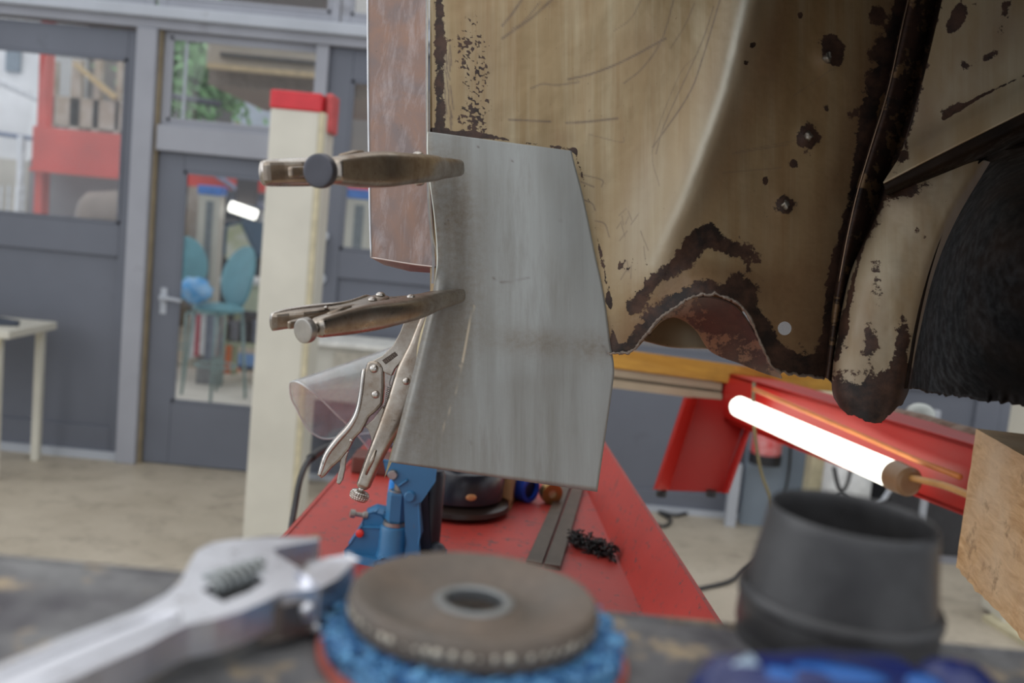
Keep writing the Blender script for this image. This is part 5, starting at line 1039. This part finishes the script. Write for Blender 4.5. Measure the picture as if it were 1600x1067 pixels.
# ------------------------------------------------------------------ bench
TZ = 1.47; EY = .412
bn = thing('work_bench', 'grimy dark bench top in the foreground, blurred', 'bench', (0, .2, 0))
mesh('bench_top', *prismv([(-.75, -.55, TZ), (.62, -.55, TZ), (.62, EY, TZ), (-.75, EY, TZ)], (0, 0, -.028)), M['bench'], bn, bevel=.003)
box('apron', (-.70, -.5, TZ-.10), (.58, EY-.03, TZ-.028), simple('bench_apron', (.12, .10, .08), .7), bn)
for xx in (-.68, .52):
    for yy in (-.48, EY-.10): box('leg', (xx, yy, 0), (xx+.06, yy+.06, TZ-.10), simple('bench_leg', (.10, .09, .08), .6), bn)
# blue strip disc with pink backing
dc = Zp(742, 984, TZ+.010); dr = .0585
fd = thing('strip_disc', 'blue coarse nylon strip disc with pinkish red backing lying on bench', 'abrasive disc', (dc.x, dc.y, TZ))
lathe('backing', [(.011, 0.0005), (dr*.995, .0005), (dr, .0018), (dr*.995, .0035), (.011, .0035)], (dc.x, dc.y, TZ), simple('pink_fibre_backing', (.52, .13, .10), .6, scale=60), fd, seg=80, closed=True)
k = N('blue_nylon_web'); v = k.coord(); n = k.noise(v, 260, 5, .7); n2 = k.noise(v, 110, 4)
k.set(base=k.mix(k.ramp(n2, [(.42, 0.), (.56, 1.)]), (.006, .014, .06), k.mix(k.ramp(n, [(.3, 0.), (.7, 1.)]), (.03, .16, .38), (.16, .42, .66))), rough=.35).bump(n, .6, .001); M['web'] = k.m
ns, nr = 220, 34; V = []; Fc = []
for j in range(nr+1):
    r = .011+(dr*.955-.011)*j/nr
    for i in range(ns):
        a = 2*math.pi*i/ns; p_ = Vector((math.cos(a)*r, math.sin(a)*r, 0)); h = .0085+.0042*noise.noise(p_*190)+.0025*noise.noise(p_*480); 
        if j == nr: h = .004
        if j == nr-1: h *= .8
        V.append(Vector((dc.x, dc.y, TZ+h))+p_)
for j in range(nr):
    for i in range(ns): i2 = (i+1) % ns; Fc.append((j*ns+i, j*ns+i2, (j+1)*ns+i2, (j+1)*ns+i))
mesh('web_body', V, Fc, M['web'], fd, smooth=True)
random.seed(8); V = []; Fc = []
for i in range(2600):
    a = random.uniform(0, 2*math.pi); r = dr*math.sqrt(random.uniform(.40, .89)); c = Vector((dc.x+r*math.cos(a), dc.y+r*math.sin(a), TZ+random.uniform(.006, .0125)))
    d1_ = Vector((random.uniform(-1, 1), random.uniform(-1, 1), random.uniform(-.3, .3))).normalized()*.0028; d2_ = Vector((random.uniform(-1, 1), random.uniform(-1, 1), random.uniform(0, .6))).normalized()*.0016
    v, f = tubev([c-d1_, c+d2_, c+d1_], .00055, 4); n = len(V); V += v; Fc += [tuple(q+n for q in x) for x in f]
mesh('nylon_fibres', V, Fc, simple('light_blue_fibre', (.22, .52, .80), .25, scale=160, c2=(.02, .09, .30)), fd, kind='stuff')
# grinding disc on top
gc_ = Zp(742, 925, TZ+.0245); gr = .0468; g0 = (gc_.x, gc_.y, TZ+.0165)
gd = thing('grinding_disc', 'brownish grey dished cutting disc with metal bits lying on blue disc', 'grinding disc', g0)
k = N('grey_abrasive'); v = k.coord(); n = k.noise(v, 180, 6, .75); n2 = k.noise(v, 24, 4)
k.set(base=k.mix(k.ramp(n2, [(.3, 0.), (.7, 1.)]), k.mix(n, (.075, .065, .055), (.17, .15, .13)), k.mix(n, (.095, .07, .05), (.20, .15, .115))), rough=.6).bump(n, .5, .0008); M['abr'] = k.m
lathe('disc_body', [(.0118, -.0015), (.0118, .0042), (.0150, .0044), (.0175, .0030), (.0205, .0012), (.028, .0012), (.036, .0042), (.0415, .0078), (.0448, .0082), (.0462, .0068), (.0468, .0040), (.0468, -.0010), (.0455, -.0030), (.042, -.0036), (.02, -.0036), (.0118, -.0030)], g0, M['abr'], gd, seg=128, closed=True)
lathe('hub_ring', [(.0112, .0012), (.0112, .0050), (.0122, .0054), (.0150, .0050), (.0152, .0040), (.0120, .0030)], g0, simple('zinc_hub', (.40, .42, .43), .35, .8), gd, seg=64, closed=True)
random.seed(3)
pm_ = simple('pale_metal_bits', (.72, .66, .54), .4, .4, scale=300)
b0 = None
for i in range(64):
    a = 2*math.pi*i/64+random.uniform(-.02, .02); r = .0462
    c = Vector((g0[0]+math.cos(a)*r, g0[1]+math.sin(a)*r, g0[2]+.0028)); 
    if b0 is None:
        V, Fc = sphv((0, 0, 0), 1, 8, 5); V = [Vector((v.x*.0013, v.y*.0017, v.z*.0018)) for v in V]
        b0 = mesh('metal_bit', [tuple(v_) for v_ in V], Fc, pm_, None, smooth=True, loc=(0, 0, 0)); o = b0
    else: o = link(b0.copy())
    o.parent = gd; o.location = c-Vector(g0); o.rotation_euler = (0, random.uniform(-.2, .2), a); q_ = random.uniform(.55, 1.05); o.scale = (q_, q_*random.uniform(.7, 1.2), q_)

# ------------------------------------------------------------------ adjustable wrench
WT = TZ+.0215
def wz(x, y, h=WT): return Zp(x/2.667, 800+y/2.667, h)
wr = thing('adjustable_wrench', 'large satin chrome adjustable wrench lying on bench at lower left', 'wrench', tuple(wz(700, 400, TZ)))
hd_pts = [(560, 415), (690, 345), (750, 290), (790, 210), (820, 160), (880, 128), (960, 114), (1120, 104), (1330, 104), (1332, 116), (1230, 134), (1135, 152), (1160, 178), (1245, 232), (1335, 298), (1320, 318), (1180, 332), (1100, 372), (1010, 410), (900, 442), (790, 462), (720, 492), (610, 552), (400, 642), (250, 712), (-150, 900), (-600, 880), (-380, 780), (0, 640), (250, 532)]
# head and handle as one forged body, window for the worm cut out with a boolean
pts = [wz(x, y) for x, y in hd_pts]
V, Fc = prismv(pts, (0, 0, -.0125), [(p_.x, p_.y) for p_ in pts]); bodyw = mesh('forged_body', V, Fc, M['wrench'], wr, bevel=.0022)
bm = bmesh.new(); bm.from_mesh(bodyw.data); bmesh.ops.recalc_face_normals(bm, faces=bm.faces); bmesh.ops.dissolve_limit(bm, angle_limit=.01, verts=bm.verts, edges=bm.edges); bm.to_mesh(bodyw.data); bm.free()
cut = [wz(x, y) for x, y in ((836, 322), (935, 280), (1030, 236), (1108, 284), (1040, 330), (930, 374))]
V, Fc = prismv([p_+Vector((0, 0, .01)) for p_ in cut], (0, 0, -.03)); cm_ = bpy.data.meshes.new('window_cut'); cm_.from_pydata([tuple(v_-ROOT[wr.name]) for v_ in V], [], Fc); 
bm = bmesh.new(); bm.from_mesh(cm_); bmesh.ops.recalc_face_normals(bm, faces=bm.faces); bm.to_mesh(cm_); bm.free()
cu = bpy.data.objects.new('window_cut', cm_); COL.objects.link(cu); cu.parent = wr
md = bodyw.modifiers.new('w', 'BOOLEAN'); md.object = cu; md.operation = 'DIFFERENCE'; md.solver = 'EXACT'
while bodyw.modifiers[0] != md: bodyw.modifiers.move(bodyw.modifiers.find('w'), 0)
bpy.context.view_layer.update(); dg = bpy.context.evaluated_depsgraph_get(); bodyw.modifiers['b'].show_viewport = False; bpy.context.view_layer.update()
nm_ = bpy.data.meshes.new_from_object(bodyw.evaluated_get(bpy.context.evaluated_depsgraph_get())); bodyw.modifiers.remove(bodyw.modifiers['w']); bodyw.data = nm_; bodyw.modifiers['b'].show_viewport = True
bpy.data.objects.remove(cu)
# recessed panel rim on the handle
V, Fc = tubev([wz(*q, WT+.0002) for q in ((745, 438), (735, 424), (680, 418), (600, 440), (520, 468), (250, 572), (0, 672), (-200, 755))], .0011, 8); mesh('handle_ridge', V, Fc, M['wrench'], wr, smooth=True)
V, Fc = tubev([wz(*q, WT+.0002) for q in ((745, 438), (700, 462), (600, 505), (400, 590), (200, 680), (0, 768))], .0008, 8); mesh('handle_ridge', V, Fc, M['wrench'], wr, smooth=True)
# thicker jaw block under the upper face + inner jaw face
ij = [(1135, 152), (1332, 112), (1335, 108), (1135, 120)]
mesh('jaw_face', *prismv([wz(1137, 151, WT-.0012), wz(1334, 112, WT-.0012), wz(1334, 112, WT-.0185), wz(1137, 151, WT-.0185)], wz(1130, 130)-wz(1137, 151)), M['brassy'], wr)
mesh('fixed_jaw', *prismv([wz(*q, WT-.011) for q in ((1140, 148), (1332, 108), (1120, 106), (880, 132), (850, 220), (1000, 240), (1240, 226))], (0, 0, -.0075)), M['wrenchdark'], wr, bevel=.001)
mv = [wz(*q, WT+.0012) for q in ((1240, 262), (1282, 218), (1350, 200), (1450, 190), (1484, 200), (1470, 225), (1390, 275), (1335, 302), (1290, 290))]
mesh('movable_jaw', *prismv(mv, (0, 0, -.0175)), M['wrench'], wr, bevel=.002)
mesh('jaw_rack', *prismv([wz(*q, WT-.004) for q in ((1100, 330), (1180, 330), (1340, 302), (1400, 270), (1420, 300), (1330, 350), (1180, 390), (1090, 400))], (0, 0, -.013)), M['wrenchdark'], wr, bevel=.002)
# worm screw
wa_ = wz(862, 330, WT-.0035); wb2 = wz(1085, 258, WT-.0035); wd_ = wb2-wa_; ax = wd_.normalized(); a1 = ax.orthogonal().normalized(); b1 = ax.cross(a1)
V, Fc = tubev([wa_, wb2], .0040, 20); o1 = (V, Fc); pts = [wa_+wd_*(i/360)+(a1*math.cos(i*2*math.pi/52)+b1*math.sin(i*2*math.pi/52))*.0058 for i in range(361)]
V, Fc = join(o1, tubev(pts, .00115, 6)); mesh('worm_screw', V, Fc, simple('worm_steel', (.34, .36, .36), .3, .9), wr, smooth=True)
for (x, y, r) in ((1228, 398, .0052), (1275, 418, .0038), (1120, 420, .0036)):
    V, Fc = lathev([(0, r*.7), (r*.6, r*.6), (r, r*.1), (r, -r), (0, -r)], wz(x, y-14, WT-.008), (.25, -1, .1), 18); mesh('pivot_pin', V, Fc, M['wrench'], wr, smooth=True)
o = bpy.data.objects  # the wrench head is propped on the disc rim
# ------------------------------------------------------------------ black rubber reducer
cc = Zp(1300, 1006, TZ); cr0 = 162*cc.y/F0*.97
rc = thing('rubber_reducer', 'black tapered rubber pipe reducer standing at the right end of bench', 'pipe reducer', (cc.x, cc.y, TZ))
k = N('matt_black_rubber'); v = k.coord(); n = k.noise(v, 30, 5, .6); n2 = k.noise(v, 200, 3); k.set(base=k.mix(k.ramp(n, [(.35, 0.), (.7, 1.)]), (.028, .027, .028), (.06, .06, .062)), rough=k.ramp(n, [(.3, .32), (.7, .5)])).bump(n2, .15, .0006); M['rubber'] = k.m
R0c = cr0; hT = .0525
ax = Vector((.025, -.02, 1))
o = lathe('cone_wall', [(R0c*.97, 0), (R0c, .002), (R0c*1.0, .0155), (R0c*.985, .0175), (R0c*.955, .0185), (R0c*.93, .024), (R0c*.855, .0440), (R0c*.842, .0490), (R0c*.830, hT), (R0c*.815, hT+.0012), (R0c*.79, hT+.0004), (R0c*.775, hT-.003), (R0c*.80, .045), (R0c*.86, .022), (R0c*.90, .012), (R0c*.90, 0)], (cc.x, cc.y, TZ+.0035), M['rubber'], rc, axis=ax, seg=96, closed=True)
lathe('moulded_ring', [(R0c*1.0, .0135), (R0c*1.022, .0145), (R0c*1.022, .0175), (R0c*.99, .0195), (R0c*.95, .0195)], (cc.x, cc.y, TZ+.0035), M['rubber'], rc, axis=ax, seg=96)
o = lathe('rubber_foot', [(R0c*.9, 0), (R0c*.985, 0), (R0c*.985, .0055), (R0c*.9, .0055)], (cc.x, cc.y, TZ), M['rubber'], rc, seg=64, closed=True)
# ------------------------------------------------------------------ dark blue tool in the very front
bt_ = simple('dark_blue_gloss_plastic', (.012, .022, .13), .18, scale=30, c2=(.03, .035, .09)); bt2 = simple('mid_blue_plastic', (.02, .12, .42), .25)
t0 = P(1095, 1085, .30); t1 = P(1545, 1085, .33)
tl = thing('blue_hand_tool', 'glossy dark blue plastic tool body cut off by the bottom edge', 'hand tool', tuple(Vector((t0.x, t0.y, TZ))))
cz = TZ+.0188
def tp(x, d, z=cz): q = P(x, 1070, d); return Vector((q.x, q.y, z))
tube('housing', [tp(1085, .30), tp(1120, .30), tp(1200, .302), tp(1300, .308), tp(1400, .315), tp(1455, .318)], [(.010, .012), (.017, .0195), (.019, .0205), (.0195, .021), (.018, .019), (.012, .013)], bt_, tl, seg=28, n=6, up=(0, 0, 1))
tube('nose', [tp(1450, .318), tp(1480, .32), tp(1515, .325), tp(1550, .33)], [(.012, .012), (.0165, .0175), (.016, .016), (.007, .007)], bt_, tl, seg=24, up=(0, 0, 1))
for i, x in enumerate((1170, 1215, 1262)):
    V, Fc = sphv(tp(x, .296, cz+.0165), .0055, 12, 8, (1.5, .7, .7)); mesh('button', V, Fc, bt2 if i % 2 else bt_, tl, smooth=True)
V, Fc = sphv(tp(1290, .300, cz+.0175), .006, 14, 8, (3.2, .8, .55)); mesh('switch', V, Fc, bt2, tl, smooth=True)
V, Fc = sphv(tp(1440, .305, cz+.014), .006, 14, 8, (1.2, .8, .7)); mesh('switch', V, Fc, bt2, tl, smooth=True)
V, Fc = tubev([tp(1125, .297, cz+.004), tp(1145, .297, cz+.016), tp(1175, .299, cz+.020)], [.003, .0038, .003], 12); mesh('grip_ridge', V, Fc, simple('pale_blue_trim', (.35, .45, .55), .3), tl, smooth=True)
